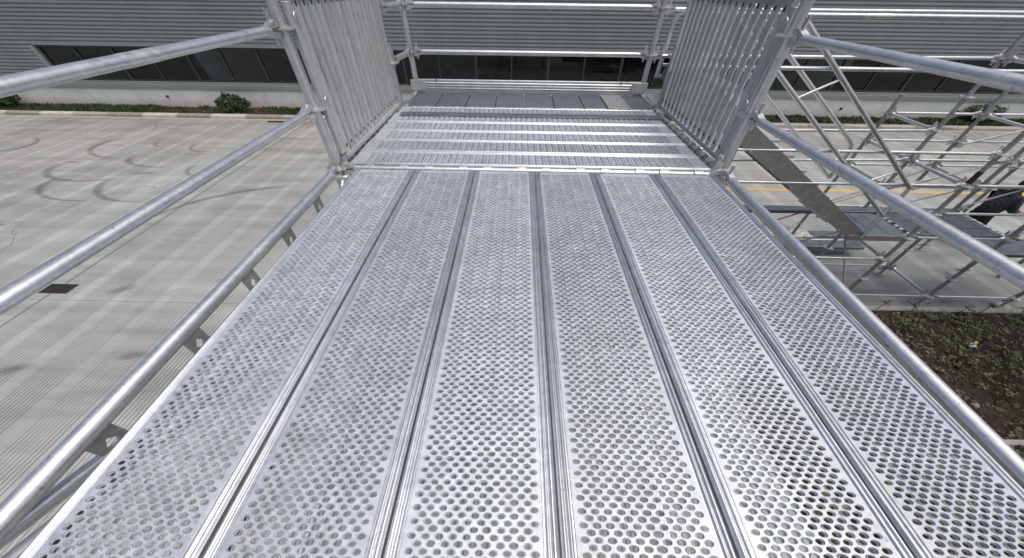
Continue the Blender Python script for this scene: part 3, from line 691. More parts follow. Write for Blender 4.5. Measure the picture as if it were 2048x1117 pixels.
ledger((GLX, GY, ZR(-.735)), (FLX, FY, ZR(-.735)), RL, 'short lower side rail behind the left slatted panel', name='guard_rail', cat='guard rail', group='guard rails')
# low rails and braces of the main bay
brace((LX + .02, PY - .06, ZR(-1.35)), (LX + .02, .6, ZR(-3.25)), .026, 'diagonal brace running down from the left post below the deck')
brace((LX + .02, -.05, ZR(-1.235)), (LX + .02, PY - .1, ZR(-2.27)), .030, 'left one of two tubes sloping away below the near left deck edge')
brace((LX + .10, -.05, ZR(-1.275)), (LX + .10, PY - .1, ZR(-2.30)), .030, 'right one of two tubes sloping away below the near left deck edge')
for z in (-3.25, -4.75):
    ledger((LX, PY - .02, ZR(z)), (LX, -.36, ZR(z)), RL, f'{"upper" if z > -4 else "ground level"} tie tube under the left side of the deck', name='tie_tube', cat='tie tube', group='tie tubes under the deck')
    ledger((RX, PY + .06, ZR(z)), (RX, -.36, ZR(z)), RL, f'{"upper" if z > -4 else "ground level"} tie tube under the right side of the deck', name='tie_tube', cat='tie tube', group='tie tubes under the deck')

# bracket plates between the left bearer and the planks
ORD5 = ['nearest', 'second nearest', 'middle', 'fourth', 'farthest']
for i, y in enumerate((.395, .868, 1.31, 1.745, 2.185)):
    xp = LX + .03; zt, zb = ZR(-1.262), ZR(-1.50)
    b = MB(); hz, q = ZR(-1.352), .034
    th = .012
    # plate with a diamond opening: outer quad to inner diamond
    outer = [(y - .05, zt), (y + .05, zt), (y + .05, zb), (y - .05, zb)]
    inner = [(y - q * .75, hz), (y, hz + q), (y + q * .75, hz), (y, hz - q)]
    for xx in (xp - th / 2, xp + th / 2):
        b.add([(xx, p[0], p[1]) for p in outer + inner], [(0, 1, 5), (0, 5, 4), (1, 2, 6), (1, 6, 5), (2, 3, 7), (2, 7, 6), (3, 0, 4), (3, 4, 7)])
    for P_ in (outer, inner):
        n = 4; b.add([(xp - th / 2, p[0], p[1]) for p in P_] + [(xp + th / 2, p[0], p[1]) for p in P_], [(k, (k + 1) % n, n + (k + 1) % n, n + k) for k in range(n)])
    o = b.build('bearer_bracket', 'old', None, (xp, y, zb)); tag(o, f'{ORD5[i]} of the plates with a diamond hole hanging under the left bearer tube', 'bracket', 'bracket plates along the left bearer')

# ------------------------------------------------------------------ perforated planks
DZ = ZR(-1.22)
def perf_mesh(name, length, width, px, rp, rx, ry, ncol, axis, seg=16, end=.06, lip=.006, lipd=.0045, margin_u=None, mat='plank'):
    """Plank top with raised-collar holes. u across, t along (0..length). axis 1: t->Y, u->X; axis 0: t->X, u->-Y... """
    nrow = int((length - 2 * end) / rp)
    nrow -= (nrow + 1) % 2
    t0 = (length - nrow * rp) / 2
    cu, ct, typ = [], [], []
    for r_ in range(nrow):
        nn = ncol if r_ % 2 == 0 else ncol - 1
        for k in range(nn):
            cu.append((k - (nn - 1) / 2) * px); ct.append(t0 + (r_ + .5) * rp)
            typ.append(1 if (r_ % 2 == 1 and k % 2 == 1) else 0)
    cu = np.array(cu); ct = np.array(ct); typ = np.array(typ)
    # rectangle boundary points matched to the ellipse
    rect = []
    hu, ht = px / 2, rp / 2
    m = seg // 4
    for k in range(m): rect.append((hu, -ht + 2 * ht * k / m))
    for k in range(m): rect.append((hu - 2 * hu * k / m, ht))
    for k in range(m): rect.append((-hu, ht - 2 * ht * k / m))
    for k in range(m): rect.append((-hu + 2 * hu * k / m, -ht))
    rect = np.array(rect)
    ang = np.arctan2(rect[:, 1] / ht, rect[:, 0] / hu)
    el = np.stack([np.cos(ang), np.sin(ang)], 1)
    # type 0: pressed down into a dish with a small hole; type 1: domed up round a plain hole
    prof = {0: [(1.0, 0), (.955, -lip * 1.1), (.88, -lip * 1.25), (.78, -lip * .85), (.73, -lip * 1.7)],
            1: [(1.03, 0), (.96, lip * .75), (.89, lip * 1.05), (.83, lip * .8), (.80, -lip * .9)]}
    nr = 1 + 5; H = len(cu)
    jit = rng.normal(0, .035, H) + 1; dj = rng.normal(0, .2, H) + 1
    V = np.zeros((H, nr, seg, 3))
    V[:, 0, :, 0] = cu[:, None] + rect[None, :, 0]; V[:, 0, :, 1] = ct[:, None] + rect[None, :, 1]
    for j in range(5):
        s_ = np.where(typ == 0, prof[0][j][0], prof[1][j][0]) * (jit if j else 1); z = np.where(typ == 0, prof[0][j][1], prof[1][j][1]) * dj
        V[:, j + 1, :, 0] = cu[:, None] + el[None, :, 0] * rx * s_[:, None]; V[:, j + 1, :, 1] = ct[:, None] + el[None, :, 1] * ry * s_[:, None]
        V[:, j + 1, :, 2] = z[:, None]
    base = (np.arange(H) * nr * seg)[:, None, None]
    jj = np.arange(nr - 1)[None, :, None] * seg; ii = np.arange(seg)[None, None, :]; i2 = (ii + 1) % seg
    Q = np.stack([base + jj + ii, base + jj + i2, base + jj + seg + i2, base + jj + seg + ii], -1).reshape(-1, 4)
    sm = np.tile(np.repeat(np.array([0, 0, 1, 1, 0]), seg), H)
    V = V.reshape(-1, 3)
    # solid strips: odd-row ends, side margins, end plates
    strips = []
    hz = ncol * px / 2; fl = width / 2 - margin_u
    for r_ in range(nrow):
        a, c = t0 + r_ * rp, t0 + (r_ + 1) * rp
        if r_ % 2: strips += [(-hz, -hz + px / 2, a, c), (hz - px / 2, hz, a, c)]
    strips += [(-fl, -hz, t0, t0 + nrow * rp), (hz, fl, t0, t0 + nrow * rp), (-fl, fl, 0, t0), (-fl, fl, t0 + nrow * rp, length)]
    ex = []; eq = []
    for a, c, d, e in strips:
        k = len(ex); ex += [(a, d, 0), (c, d, 0), (c, e, 0), (a, e, 0)]; eq.append((k, k + 1, k + 2, k + 3))
    # edge ribs and the folded sides
    w = width / 2; g_ = margin_u
    def prof_side(sg):
        pts = [(fl, 0), (fl + g_ * .06, -.004), (fl + g_ * .16, -.004)]
        for c_, hw, h in ((.33, .15, .007), (.74, .2, .0085)):
            for q in (-1, -.7, -.35, 0, .35, .7, 1):
                pts.append((fl + g_ * (c_ + hw * q), -.003 + h * math.cos(q * math.pi / 2)))
        pts += [(w, -.006), (w, -.055), (w - g_ * .25, -.062), (w - g_ * .7, -.062)]
        return [(sg * u, z) for u, z in pts]
    n_flat = len(eq); esm = [0] * len(eq)
    for sg in (-1, 1):
        p = prof_side(sg); k = len(ex); n = len(p)
        ex += [(u, 0, z) for u, z in p] + [(u, length, z) for u, z in p]
        for i in range(n - 1): eq.append((k + i, k + i + 1, k + n + i + 1, k + n + i)); esm.append(1 if 2 < i < n - 5 else 0)
    # end drops
    for tt in (0, length):
        k = len(ex); ex += [(-fl, tt, 0), (fl, tt, 0), (fl, tt, -.05), (-fl, tt, -.05)]; eq.append((k, k + 1, k + 2, k + 3)); esm.append(0)
    E_ = np.array(ex); EQ = np.array(eq) + len(V)
    V = np.concatenate([V, E_]); Q = np.concatenate([Q, EQ]); sm = np.concatenate([sm, np.array(esm)])
    if axis == 0: V = V[:, [1, 0, 2]]
    me = np_mesh(name, V, Q, sm, mat)
    if mat == 'plank':
        me.materials.append(MAT['rib']); mi = np.zeros(len(Q), dtype=np.int32); mi[len(Q) - len(eq) + n_flat:] = 1
        if len(me.polygons) == len(mi): me.polygons.foreach_set('material_index', mi)
    fixn(me)
    # orient upward
    b = bmesh.new(); b.from_mesh(me); b.faces.ensure_lookup_table()
    up = [f for f in b.faces if abs(f.normal.z) > .9 and abs(f.calc_center_median().z) < 1e-5]
    if up and sum(f.normal.z for f in up) < 0:
        bmesh.ops.reverse_faces(b, faces=b.faces); b.to_mesh(me)
    b.free()
    return me
def hook_mesh(axis, w, r):
    """half-ring claw laid over a tube; built round the tube axis at the origin"""
    b = MB(); n = 8; P = []
    for i in range(n + 1):
        a = math.pi * (1.02 - 1.12 * i / n); P.append(((r + .002) * math.cos(a), (r + .002) * math.sin(a)))
    for i in range(n, -1, -1):
        a = math.pi * (1.02 - 1.12 * i / n); P.append(((r + .012) * math.cos(a), (r + .012) * math.sin(a)))
    m_ = len(P)
    V = [(-w / 2, q[0], q[1]) for q in P] + [(w / 2, q[0], q[1]) for q in P]
    b.add(V, [(i, (i + 1) % m_, m_ + (i + 1) % m_, m_ + i) for i in range(m_)] + [(i, i + 1, m_ - 2 - i, m_ - 1 - i) for i in range(n)] + [(m_ + i, m_ + m_ - 1 - i, m_ + m_ - 2 - i, m_ + i + 1) for i in range(n)])
    b.box((-w / 2, r, -.045), (w / 2, r + .06, -.004))
    if axis == 1: b.v = [(y, x, z) for x, y, z in b.v]
    o = b.build('plank_hook', 'cast'); me = o.data; bpy.data.objects.remove(o); return me

PW, PP = .522, .53
PLEN, PY0 = 2.92, -.30
main_me = perf_mesh('perforated_deck', PLEN, PW, .0418, .0177, .0150, .0086, 10, 1, 16, end=.05, lip=.0058, margin_u=.047)
hookX = hook_mesh(0, .075, RT)          # over tubes that run along X
ORD6 = ['leftmost', 'second from left', 'third from left', 'third from right', 'second from right', 'rightmost']
for i in range(6):
    x = -1.435 + PP * (i + .5) + (-.008 if i == 0 else 0) + random.uniform(-.002, .002)
    t = thing('scaffold_plank', f'{ORD6[i]} of the six perforated steel planks running away from the camera', 'plank', (x, PY0, DZ), 'main deck planks')
    dk = link('perforated_deck', main_me, t, (0, random.uniform(-.006, .004), random.uniform(-.002, .002)))
    for dx in (-.155, .155):
        h = link('plank_hook', hookX, t, (dx, PY - .02 - PY0, ZR(-1.25) - DZ)); h.rotation_euler.z = math.pi
        link('plank_hook', hookX, t, (dx, -.36 - PY0, ZR(-1.25) - DZ))

# crosswise planks
CX0, CX1, CY0, CP = -1.545, 1.765, 2.735, .296
cross_me = perf_mesh('perforated_deck', CX1 - CX0, .288, .0212, .0315, .0096, .0118, 10, 0, 12, end=.125, lip=.0085, margin_u=.036)
hookY = hook_mesh(1, .055, RL - .004)
ORDC = ['first', 'second', 'third', 'fourth', 'fifth', 'sixth']
for i in range(6):
    y = CY0 + CP * (i + .5)
    t = thing('scaffold_plank', f'{ORDC[i]} crosswise perforated plank counted from the pale cross tube', 'plank', (CX0, y, DZ), 'crosswise planks between the slatted panels')
    link('perforated_deck', cross_me, t, (random.uniform(-.012, .012), 0, random.uniform(-.002, .002)))
    for dy in (-.085, .085):
        f_ = (y - PY) / (GY - PY)
        link('plank_hook', hookY, t, (LX + (GLX - LX) * f_ - CX0 + .0, dy, ZR(-1.255) - DZ))
        h = link('plank_hook', hookY, t, (RX - .03 + (GRX - .12 - RX + .03) * f_ - CX0, dy, ZR(-1.255) - DZ)); h.rotation_euler.z = math.pi
# dark flat strip lying over the joint of the last two crosswise planks
t = thing('cover_strip', 'dark flat steel strip lying across the crosswise planks', 'cover strip', (0, 4.18, DZ))
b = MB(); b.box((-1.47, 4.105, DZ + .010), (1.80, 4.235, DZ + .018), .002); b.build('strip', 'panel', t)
for k in range(12): MB().tube((-1.35 + k * .28, 4.17, DZ + .0185), (-1.35 + k * .28, 4.17, DZ + .021), .008, 8).build('rivet', 'old', t)
# smooth panels of the far landing
seams = [-1.50, -1.12, -.717, -.315, .087, .49, .89, 1.20, 1.50, 1.80]
ORDP = ['leftmost', 'second', 'third', 'fourth', 'fifth', 'sixth', 'seventh, narrower', 'eighth, slightly raised', 'rightmost']
for i in range(9):
    dz = .012 if i == 7 else 0
    x0, x1 = seams[i] + .006, seams[i + 1] - (.006 if i != 7 else -.004)
    t = thing('smooth_panel', f'{ORDP[i]} smooth grey panel in the row before the toe board', 'panel', (x0, 4.55, DZ), 'smooth panels of the far landing')
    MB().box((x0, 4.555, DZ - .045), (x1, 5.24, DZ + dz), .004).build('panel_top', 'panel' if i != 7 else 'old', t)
    for xx in (x0 + .07, x1 - .12): MB().box((xx, 4.515, DZ - .03), (xx + .05, 4.554, DZ - .004)).build('lug', 'cast', t)
# toe board
t = thing('toe_board', 'ribbed steel toe board standing at the far end of the deck', 'toe board', (0, 5.27, DZ))
zt = DZ + .17
P_ = [(5.272, DZ + .004), (5.256, DZ + .004), (5.256, DZ + .03)]
for k in range(3):
    zb = DZ + .045 + k * .034
    P_ += [(5.256, zb), (5.249, zb + .006), (5.249, zb + .014), (5.256, zb + .020)]
P_ += [(5.256, zt - .012), (5.262, zt), (5.272, zt)]
MB().extrude(P_, 0, -1.50, 1.79).build('board', 'tube', t)
for x0, sg in ((-1.50, 1), (1.79, -1)):
    xa, xb = sorted((x0 - sg * .10, x0 + sg * .13))
    MB().box((xa, 5.236, DZ + .03), (xb, 5.246, DZ + .165), .004).build('end_bracket', 'slat', t)
for x0 in (-1.22, 1.5): MB().tube((x0, 5.2555, zt - .012), (x0, 5.2475, zt - .012), .012, 10).build('hole', 'dark', t)  # dark discs on the board, painted as the shade inside two holes

# ------------------------------------------------------------------ slatted side panels
def slatted(side):
    s = -1 if side == 'left' else 1
    if side == 'left': xs, y0, y1, n, pitch = (-1.585, 2.80, 4.52, 15, .1115)[0], 2.795, 4.50, 15, .1115
    else: xs, y0, y1, n, pitch = 1.905, 2.90, 4.66, 15, .1155
    z0, z1 = ZR(-1.175), ZR(-.105)
    t = thing('slatted_panel', f'tall galvanised slatted panel on the {side} side of the crosswise planks', 'slatted panel', (xs, y0, z0), 'slatted side panels')
    xi = xs                                   # inner face
    def bx(ya, yb, za, zb, d0, d1, name, mat, par, bev=.003):
        a, c = sorted((xi + s * d0, xi + s * d1)); return MB().box((a, ya, za), (c, yb, zb), bev).build(name, mat, par)
    for k in range(n):
        ya = y0 + .045 + pitch * k
        # channel slat: web with two returned flanges
        b = MB(); wd = .072; th = .003; dp = .018
        a = xi + s * .004
        prof = [(0, 0), (0, wd), (dp, wd), (dp, wd - .010), (dp - th, wd - .010), (dp - th, wd - th), (th, wd - th), (th, th), (dp - th, th), (dp - th, .010), (dp, .010), (dp, 0)]
        b.extrude([(a + s * u, ya + v) for u, v in prof], 2, z0 + .005, z1 - .01)
        sl = b.build('slat', 'slat', t)
        for zz in (z0 + .05, z1 - .04):
            MB().box((a - s * .0012 if s > 0 else a - .001, ya + wd * .42, zz), (a + .001 if s > 0 else a + .0012, ya + wd * .42 + .022, zz + .03)).build('slot_shade', 'dark', sl)  # thin box on the web, coloured as the darkness inside the channel
    ye = y0 + .045 + pitch * n
    bx(y0 + .02, ye + .04, z0 - .035, z0 + .004, -.012, .045, 'bottom_rail', 'slat', t)
    bx(y0 + .02, ye + .04, z1 - .01, z1 + .05, -.006, .045, 'top_rail', 'old', t)
    bx(ye + .002, ye + .05, z0 + .004, z1 - .01, -.006, .05, 'end_stile', 'slat', t)
    bx(y0 - .035, y0 + .035, z0 + .03, z1 - .01, .0, .04, 'end_stile', 'slat', t)
    for zz in (ZR(-.58), ZR(-1.0)):
        a = xi - s * .0065; MB().box((min(a, a + s * .001), ye + .015, zz), (max(a, a + s * .001) + .0005, ye + .032, zz + .02)).build('slot_shade', 'dark', t)
    for zz in (ZR(-.2), ZR(-.72)):
        b = MB(); c = Vector((xi + s * .01, y0 - .01, zz)); pts = [(c.x - s * .03, c.y - .03 * math.cos(a), c.z + .03 * math.sin(a)) for a in np.linspace(0, math.pi, 8)]
        b.path(pts, .007, 6); b.build('clip', 'cast', t)
slatted('left'); slatted('right')

# ------------------------------------------------------------------ right-hand stair tower
TX, TX2, TX3 = 7.05, 8.84, 10.65
R1, R2, R3 = 4.62, 5.60, 6.57
low = (-2.25, -2.75, -3.25, -3.75, -4.25, -4.75)
G = 'posts of the right-hand tower'
standard(TX, R1, 0, 5.5, (-.25, -.75, -1.25, -1.75) + low, 'tower post with the dark red band in the front row', group=G, sleeve=(ZR(-2.20), ZR(-2.02)), mat='old', RP=.031)
standard(TX, R2, 0, 5.5, (-.25, -.75, -1.25, -1.75) + low, 'tall tower post in the middle row left of the dark red band', group=G, mat='old', RP=.031)
standard(TX + .02, R3, 0, 3.56, (-1.75,) + low, 'back row tower post that ends below the window sill', group=G, mat='old', RP=.031)
standard(TX2, R1 + .01, 0, 3.2, low[2:], 'front row tower post standing next to the planting bed', group=G, mat='old', RP=.031)
standard(TX2, R2, 0, 3.8, (-1.75,) + low, 'middle row tower post behind the lower landing', group=G, mat='old', RP=.031)
standard(TX2 + .04, R3, 0, 3.65, (-1.75,) + low, 'back row tower post in front of the right shrub', group=G, mat='old', RP=.031)
for y, nm in ((R1, 'front'), (R2, 'middle'), (R3, 'back')):
    standard(TX3, y, 0, 3.7, (-1.75,) + low, f'{nm} row tower post at the right edge of the photo', group=G, mat='old', RP=.031)
GL = 'horizontal tubes of the right-hand tower'
LV = {-.25: 'guard rail height', -.75: 'knee rail height', -1.75: 'just below deck level', -2.25: 'a metre below deck', -2.75: 'knee height over landing', -3.25: 'landing level', -3.75: 'just below landing level', -4.75: 'ground level'}
def tl(p0, p1, r, label, **k):
    ledger(p0, p1, r, label, name='tower_tube', cat='tower tube', group=GL, mat=k.pop('mat', 'tube'), seg=12, **k)
# along the stairs, from the deck to the first tower column
for z in (-.25, -.75, -1.75, -2.25, -3.75, -4.75):
    tl((GRX + .02, R1 + .01, ZR(z)), (TX, R1, ZR(z)), .023, f'front row tube running right from the deck at {LV[z]}', heads=(0, 1), sleeve=[(1.9, 2.2)] if z in (-.25, -.75) else None)
for z in (-.25, -.75, -1.75, -2.25, -4.75):
    tl((FRX, FY + .04, ZR(z)), (TX, R2, ZR(z)), .023, f'middle row tube running right from the far post at {LV[z]}', heads=(1, 1), sleeve=[(1.6, 1.95)] if z == -.25 else None)
for z in (-2.25, -2.75, -3.25, -4.75): tl((TX, R1, ZR(z)), (TX2, R1, ZR(z)), .023, f'front row tube right of the dark red band at {LV[z]}')
for z in (-3.25, -4.75): tl((TX2, R1, ZR(z)), (TX3, R1, ZR(z)), .023, f'rightmost front row tube at {LV[z]}')
for z in (-2.25, -2.75, -3.75, -4.75): tl((TX, R2, ZR(z)), (TX2, R2, ZR(z)), .023, f'middle row tube between the tower columns at {LV[z]}')
for z in (-1.75, -2.25, -2.75): tl((TX2, R2, ZR(z)), (TX3, R2, ZR(z)), .023, f'rightmost middle row tube at {LV[z]}')
for z in (-1.75, -2.25, -2.75, -3.75, -4.75): tl((TX, R3, ZR(z)), (TX2, R3, ZR(z)), .023, f'back row tube between the tower columns at {LV[z]}')
for z in (-1.75, -2.25, -2.75, -3.25): tl((TX2 + .04, R3, ZR(z)), (TX3, R3, ZR(z)), .023, f'rightmost back row tube at {LV[z]}')
# from row to row
for z in (-1.75, -2.25, -2.75, -3.75): tl((TX, R2, ZR(z)), (TX, R3, ZR(z)), .026, f'receding tube from middle to back row on the left column at {LV[z]}')
for z in (-.75, -2.25, -3.75, -4.75): tl((TX, R1, ZR(z)), (TX, R2, ZR(z)), .026, f'receding tube from front to middle row on the left column at {LV[z]}')
for z in (-1.75, -2.75): tl((TX2, R2, ZR(z)), (TX2, R3, ZR(z)), .026, f'receding tube from middle to back row on the right column at {LV[z]}')
for z in (-3.25, -4.75): tl((TX2, R1, ZR(z)), (TX2, R2, ZR(z)), .026, f'receding tube from front to middle row on the right column at {LV[z]}')
brace((TX + .06, R2, ZR(-2.84)), (TX2, R2, ZR(-2.22)), .018, 'diagonal brace between the two columns of the middle row', 'old')
brace((5.3, R2 - .02, ZR(-3.62)), (TX, R2, ZR(-2.79)), .018, 'diagonal brace below the stairs reaching the middle row post', 'old')
brace((TX + .06, R2 + .06, ZR(-3.40)), (TX2, R2 + .06, ZR(-2.76)), .018, 'lower diagonal brace behind the landing planks', 'old')
brace((TX2 + .05, R1 + .04, ZR(-3.20)), (TX3, R1 + .04, ZR(-2.30)), .018, 'front row diagonal brace at the right edge of the photo', 'old')
brace((TX2 + .1, R3 - .05, ZR(-2.30)), (TX3 - .1, R3 - .05, ZR(-1.80)), .020, 'short diagonal brace at the top right of the tower', 'old')

brace((TX + .06, R3 - .03, ZR(-3.72)), (TX2, R3 - .03, ZR(-2.80)), .018, 'diagonal brace between the two columns of the back row', 'old')
brace((TX2 + .06, R3 + .03, ZR(-3.20)), (TX3, R3 + .03, ZR(-2.45)), .018, 'diagonal brace at the right of the back row', 'old')
brace((TX, R1 + .06, ZR(-4.70)), (TX, R2 - .06, ZR(-3.80)), .018, 'diagonal brace across the left column below the landing', 'old')
brace((5.2, R2 + .03, ZR(-4.65)), (TX, R2 + .03, ZR(-3.80)), .018, 'low diagonal brace under the stairs behind the landing', 'old')
brace((TX2 + .03, R2, ZR(-3.20)), (TX3, R2, ZR(-2.30)), .018, 'diagonal brace in front of the standing person at mid row', 'old')
# stairs: strings, treads, handrails
t = thing('stair_flight', 'galvanised steel stair leading down to the right from the deck', 'stairs', (2.3, R1, ZR(-3.3)))
sl = (3.27 - 1.68) / (5.95 - 3.23)
def zlow(x): return ZR(-1.68 - sl * (x - 3.23))
for y in (R1 - .01, R1 + .78):
    xs0, xs1 = 2.1, 6.02
    b = MB(); b.extrude([(xs0, zlow(xs0)), (xs1, zlow(xs1)), (xs1 + .22, zlow(xs1) + .12), (xs0 + .1, zlow(xs0) + .27)], 1, y, y + .035)
    s_ = b.build('string', 'stair', t)
    for k in range(8):
        x = 2.5 + k * .46
        MB().tube((x, y + .017, zlow(x) + .02), (x, y - .012, zlow(x) + .02), .012, 8).build('bolt', 'cast', s_)
for k in range(-4, 7):
    x = 3.73 + .331 * k; z = ZR(-1.65 - .222 * k)
    tr = MB(); tr.box((x - .30, R1 + .03, z - .005), (x + .10, R1 + .775, z + .04), .006); tr.build('tread', 'slat', t)
MB().box((1.92, R1 + .03, ZR(-1.265)), (2.40, R1 + .775, ZR(-1.225)), .006).build('top_step', 'slat', t)
# landing at the foot
t = thing('stair_landing', 'panelled landing at the foot of the stairs', 'landing', (5.95, R1, ZR(-3.3)))
for k in range(4):
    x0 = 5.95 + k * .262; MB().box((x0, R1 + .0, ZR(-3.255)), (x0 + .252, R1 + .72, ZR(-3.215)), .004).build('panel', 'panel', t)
MB().box((5.96, R1 - .025, ZR(-3.32)), (6.98, R1 - .002, ZR(-3.212)), .004).build('front_beam', 'stair', t)
MB().box((5.96, R1 + .722, ZR(-3.32)), (6.98, R1 + .745, ZR(-3.222)), .004).build('rear_beam', 'old', t)
# handrails
def rail_z(x, top): return ZR(-.31 - .672 * (x - 3.25)) if top else ZR(-.81 - .672 * (x - 3.24))
t = thing('stair_handrail', 'near stair handrail with two sloping tubes', 'handrail', (2.2, R1, ZR(-1)), 'stair handrails')
for top, nm in ((1, 'top_tube'), (0, 'lower_tube')):
    MB().tube((2.3, R1 - .03, rail_z(2.3, top)), (6.20, R1 - .03, rail_z(6.2, top)), .028, 14).build(nm, 'tube', t)
for xa in (3.63, 5.36):
    MB().tube((xa, R1 - .03, rail_z(xa, 0)), (xa + .42, R1 - .03, rail_z(xa + .42, 1)), .017, 10).build('strut', 'tube', t)
MB().tube((6.19, R1 - .03, rail_z(6.2, 1)), (6.19, R1 - .03, ZR(-3.25)), .026, 12).build('end_post', 'tube', t)
yb = R1 + .80
t = thing('stair_handrail', 'far stair handrail with rounded ends', 'handrail', (2.2, yb, ZR(-1)), 'stair handrails')
def hz2(x): return ZR(-.71 - .658 * (x - 3.8))
def hz4(x): return ZR(-1.23 - .68 * (x - 3.79))
MB().path([(2.75, yb, hz2(2.75) + .02), (3.2, yb, hz2(3.2))] + [(5.55, yb, hz2(5.55)), (5.65, yb, hz2(5.65) - .02), (5.70, yb, hz2(5.7) - .10), (5.70, yb, ZR(-2.52))], .030, 12).build('top_tube', 'tube', t)
MB().tube((2.6, yb, hz4(2.6)), (5.70, yb, hz4(5.70)), .028, 12).build('lower_tube', 'tube', t)
MB().path([(2.75, yb, hz2(2.75) + .02), (2.30, yb, ZR(-.255)), (2.17, yb, ZR(-.262)), (2.10, yb, ZR(-.31)), (2.065, yb, ZR(-.40)), (2.05, yb, ZR(-1.02))], .030, 12).build('end_loop', 'tube', t)
for zz in (-.86, -1.0): MB().tube((2.05, yb, ZR(zz)), (2.75, yb, ZR(zz)), .018, 10).build('loop_bar', 'tube', t)

# planks of the lower landing
low_me = perf_mesh('perforated_deck', 1.62, .235, .0243, .036, .0060, .0125, 8, 0, 8, end=.06, lip=.004, margin_u=.018, mat='panel')  # darker panel zinc puts the shade on this landing into the colour
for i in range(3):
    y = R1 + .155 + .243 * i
    t = thing('scaffold_plank', f'{["front", "middle", "back"][i]} one of three planks toned dark for shade on the lower landing', 'plank', (TX + .10, y, ZR(-3.215)), 'planks of the lower landing')
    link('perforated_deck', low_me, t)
    for dy in (-.07, .07):
        link('plank_hook', hookY, t, (1.66, dy, -.035)).rotation_euler.z = math.pi; link('plank_hook', hookY, t, (-.03, dy, -.035))
def solid_plank(x0, x1, y0, y1, z, label, mat='panel'):
    t = thing('stored_plank', label, 'plank', (x0, y0, z), 'loose planks in the tower'); w = y1 - y0
    b = MB(); b.extrude([(y0, z - .07), (y0, z - .004), (y0 + .008, z), (y0 + .05, z), (y0 + .055, z - .005), (y1 - .055, z - .005), (y1 - .05, z), (y1 - .008, z), (y1, z - .004), (y1, z - .07)], 0, x0, x1); b.build('deck', mat, t)
    k = 0; xx = x0 + .1
    while xx < x1 - .1:
        MB().tube((xx, y0 + w * .35, z - .0052), (xx, y0 + w * .35, z - .002), .012, 6).build('dimple', 'cast', t); xx += .30
solid_plank(3.2, TX2 - .05, R1 + .80, R1 + .98, ZR(-3.215), 'long plank behind the lower landing running left under the stairs')
solid_plank(5.7, 8.6, 6.62, 6.86, ZR(-4.66), 'upper dark grey plank lying low behind the stairs')
solid_plank(5.4, 8.75, 6.22, 6.50, ZR(-4.70), 'lower dark grey plank lying low behind the stairs')
solid_plank(TX2 + .1, TX3 + .4, R1 + .2, R1 + .75, ZR(-3.75), 'dark plank platform below the person at the right edge')
t = thing('plastic_wrap', 'crumpled clear plastic wrap on the low planks behind the stairs', 'plastic wrap', (7.1, 6.7, .35))
V = []; F = []; nx, ny = 14, 6
for j in range(ny):
    for i in range(nx):
        V.append((6.55 + i * .085 + random.uniform(-.03, .03), 6.55 + j * .06 + random.uniform(-.02, .02), .345 + max(0, math.sin(math.pi * i / (nx - 1)) * math.sin(math.pi * j / (ny - 1))) * random.uniform(.02, .22)))
F = [(j * nx + i, j * nx + i + 1, (j + 1) * nx + i + 1, (j + 1) * nx + i) for j in range(ny - 1) for i in range(nx - 1)]
MB().add(V, F).build('film', 'film', t)

# ------------------------------------------------------------------ the person beyond the tower
def skin(name, pts, edges, radii, mat, parent, sub=2):
    me = bpy.data.meshes.new(name); o = bpy.data.objects.new(name, me); COL.objects.link(o); o.parent = parent
    base = wloc(parent); me.from_pydata([tuple(Vector(p) - base) for p in pts], edges, []); me.update()
    md = o.modifiers.new('skin', 'SKIN'); md.use_smooth_shade = True
    for i, r_ in enumerate(radii):
        me.skin_vertices[0].data[i].radius = (r_, r_)
    me.skin_vertices[0].data[0].use_root = True
    s2 = o.modifiers.new('sub', 'SUBSURF'); s2.levels = sub; s2.render_levels = sub
    me.materials.append(MAT[mat]); return o
QX, QY = 11.85, 6.98
K = 1.45                                       # everything in the yard is this much broader across than deep
def q(x, y, z): return (QX + x * K, QY + y, z)
t = thing('person', 'person in black trousers and dark grey striped jacket standing beyond the lower landing', 'person', (QX, QY, 0))
body_p = [q(-.02, 0, .92), q(.02, 0, 1.10), q(.06, 0, 1.32), q(.08, 0, 1.43), q(.11, 0, 1.50), q(.13, 0, 1.58),           # pelvis, spine, chest, neck, head
          q(-.02, -.10, .86), q(.05, -.13, .48), q(0, -.14, .10), q(.12, -.15, .05),                                        # right leg
          q(-.02, .10, .86), q(.0, .15, .47), q(-.10, .16, .10), q(.02, .17, .05),                                          # left leg
          q(.07, -.20, 1.38), q(.10, -.25, 1.10), q(.33, -.18, 1.04),                                                          # right arm
          q(.07, .20, 1.38), q(.12, .25, 1.10), q(.34, .16, 1.06)]
body_e = [(0, 1), (1, 2), (2, 3), (3, 4), (4, 5), (0, 6), (6, 7), (7, 8), (8, 9), (0, 10), (10, 11), (11, 12), (12, 13), (3, 14), (14, 15), (15, 16), (3, 17), (17, 18), (18, 19)]
body_r = [.17, .15, .16, .08, .065, .08, .125, .10, .075, .05, .125, .10, .075, .05, .075, .06, .04, .075, .06, .04]
skin('body', body_p, body_e, body_r, 'trousers', t)
jk_p = [q(-.02, 0, .90), q(.02, 0, 1.08), q(.06, 0, 1.31), q(.08, 0, 1.44), q(.07, -.20, 1.38), q(.10, -.25, 1.10), q(.28, -.20, 1.05), q(.07, .20, 1.38), q(.12, .25, 1.10), q(.29, .18, 1.07)]
jk_e = [(0, 1), (1, 2), (2, 3), (2, 4), (4, 5), (5, 6), (2, 7), (7, 8), (8, 9)]
skin('jacket', jk_p, jk_e, [.21, .20, .21, .10, .105, .085, .065, .105, .085, .065], 'jacket', t)
b = MB(); n = 14; V = []
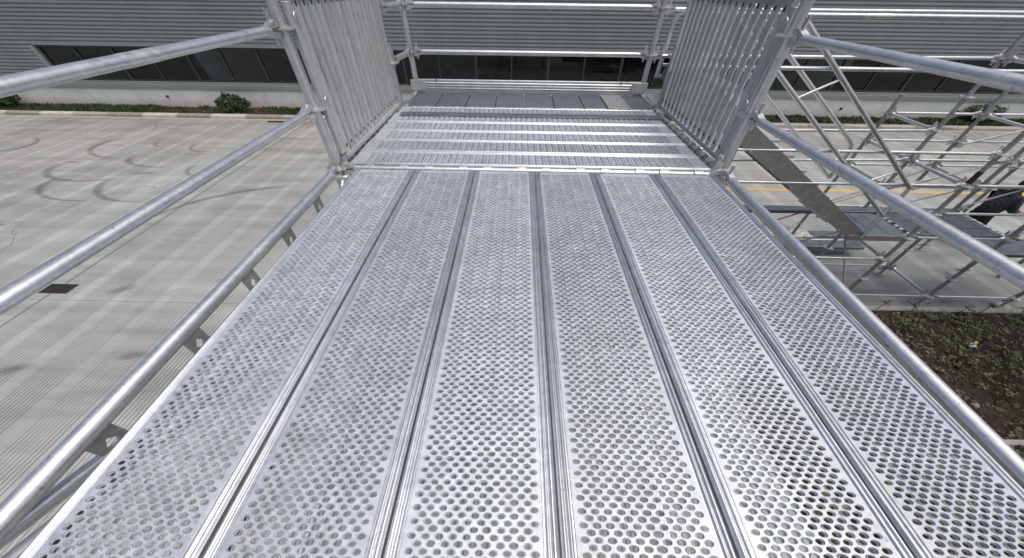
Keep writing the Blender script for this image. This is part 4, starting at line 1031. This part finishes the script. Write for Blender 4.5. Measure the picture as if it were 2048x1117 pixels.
def ball(c, r, sc, mat, name):
    b = MB(); V = []; F = []; m_ = 10
    for j in range(m_ + 1):
        for i in range(n):
            a, e = 2 * math.pi * i / n, math.pi * (j / m_ - .5)
            V.append((c[0] + r * sc[0] * math.cos(e) * math.cos(a), c[1] + r * sc[1] * math.cos(e) * math.sin(a), c[2] + r * sc[2] * math.sin(e)))
    F = [(j * n + i, j * n + (i + 1) % n, (j + 1) * n + (i + 1) % n, (j + 1) * n + i) for j in range(m_) for i in range(n)]
    return b.add(V, F, True).build(name, mat, t)
hc = q(.14, 0, 1.64)
ball(hc, .105, (1.35, .85, 1.15), 'skin', 'head'); ball((hc[0] - .03, hc[1], hc[2] + .03), .113, (1.35, .88, 1.1), 'hair', 'hair')
for sgn in (-1, 1):
    ball((hc[0] - .02, hc[1] + sgn * .093, hc[2]), .03, (1.1, .5, 1.2), 'skin', 'ear')
ball((hc[0] + .145, hc[1], hc[2] - .03), .022, (1, 1, 1.2), 'skin', 'nose')
for cx_, cy_, cz_ in (q(.36, -.175, 1.035), q(.37, .155, 1.055)):
    pm = ball((cx_, cy_, cz_), .045, (1.3, .8, .6), 'skin', 'hand')
    for k in range(5):
        MB().path([(cx_ + .02, cy_ - .03 + k * .015, cz_), (cx_ + .09 - abs(k - 2) * .012, cy_ - .036 + k * .018, cz_ - .01), (cx_ + .12 - abs(k - 2) * .015, cy_ - .036 + k * .018, cz_ - .05)], .0085, 6).build('finger', 'skin', pm)
for sgn in (-1, 1):
    x0, y0, _ = q(-.05 if sgn < 0 else -.15, sgn * .15, 0)
    MB().box((x0, y0 - .055, 0.002), (x0 + .36, y0 + .055, .085), .03).build('shoe', 'trousers', t)

# unseen planked platform added beyond the right edge of the view to shade the yard
t = thing('added_shade_platform', 'added planked platform, unseen beyond the right edge of the view, shading the yard', 'platform', (9.0, 2.0, ZR(-1.25)))
k = 0
while k < 20:
    y0 = -1.0 + k * .335 - .6; MB().box((9.0, y0, ZR(-1.29)), (13.2, y0 + .26, ZR(-1.22)), .006).build('plank', 'old', t); k += 1
for x in (9.05, 11.6, 13.1):
    MB().tube((x, -1.05, ZR(-1.33)), (x, 5.75, ZR(-1.33)), .034, 10).build('bearer', 'old', t)
for x in (11.6, 13.1):
    for y in (-.9, 2.3, 5.55): MB().tube((x, y, .01), (x, y, ZR(-1.3)), .037, 10).build('leg', 'old', t)
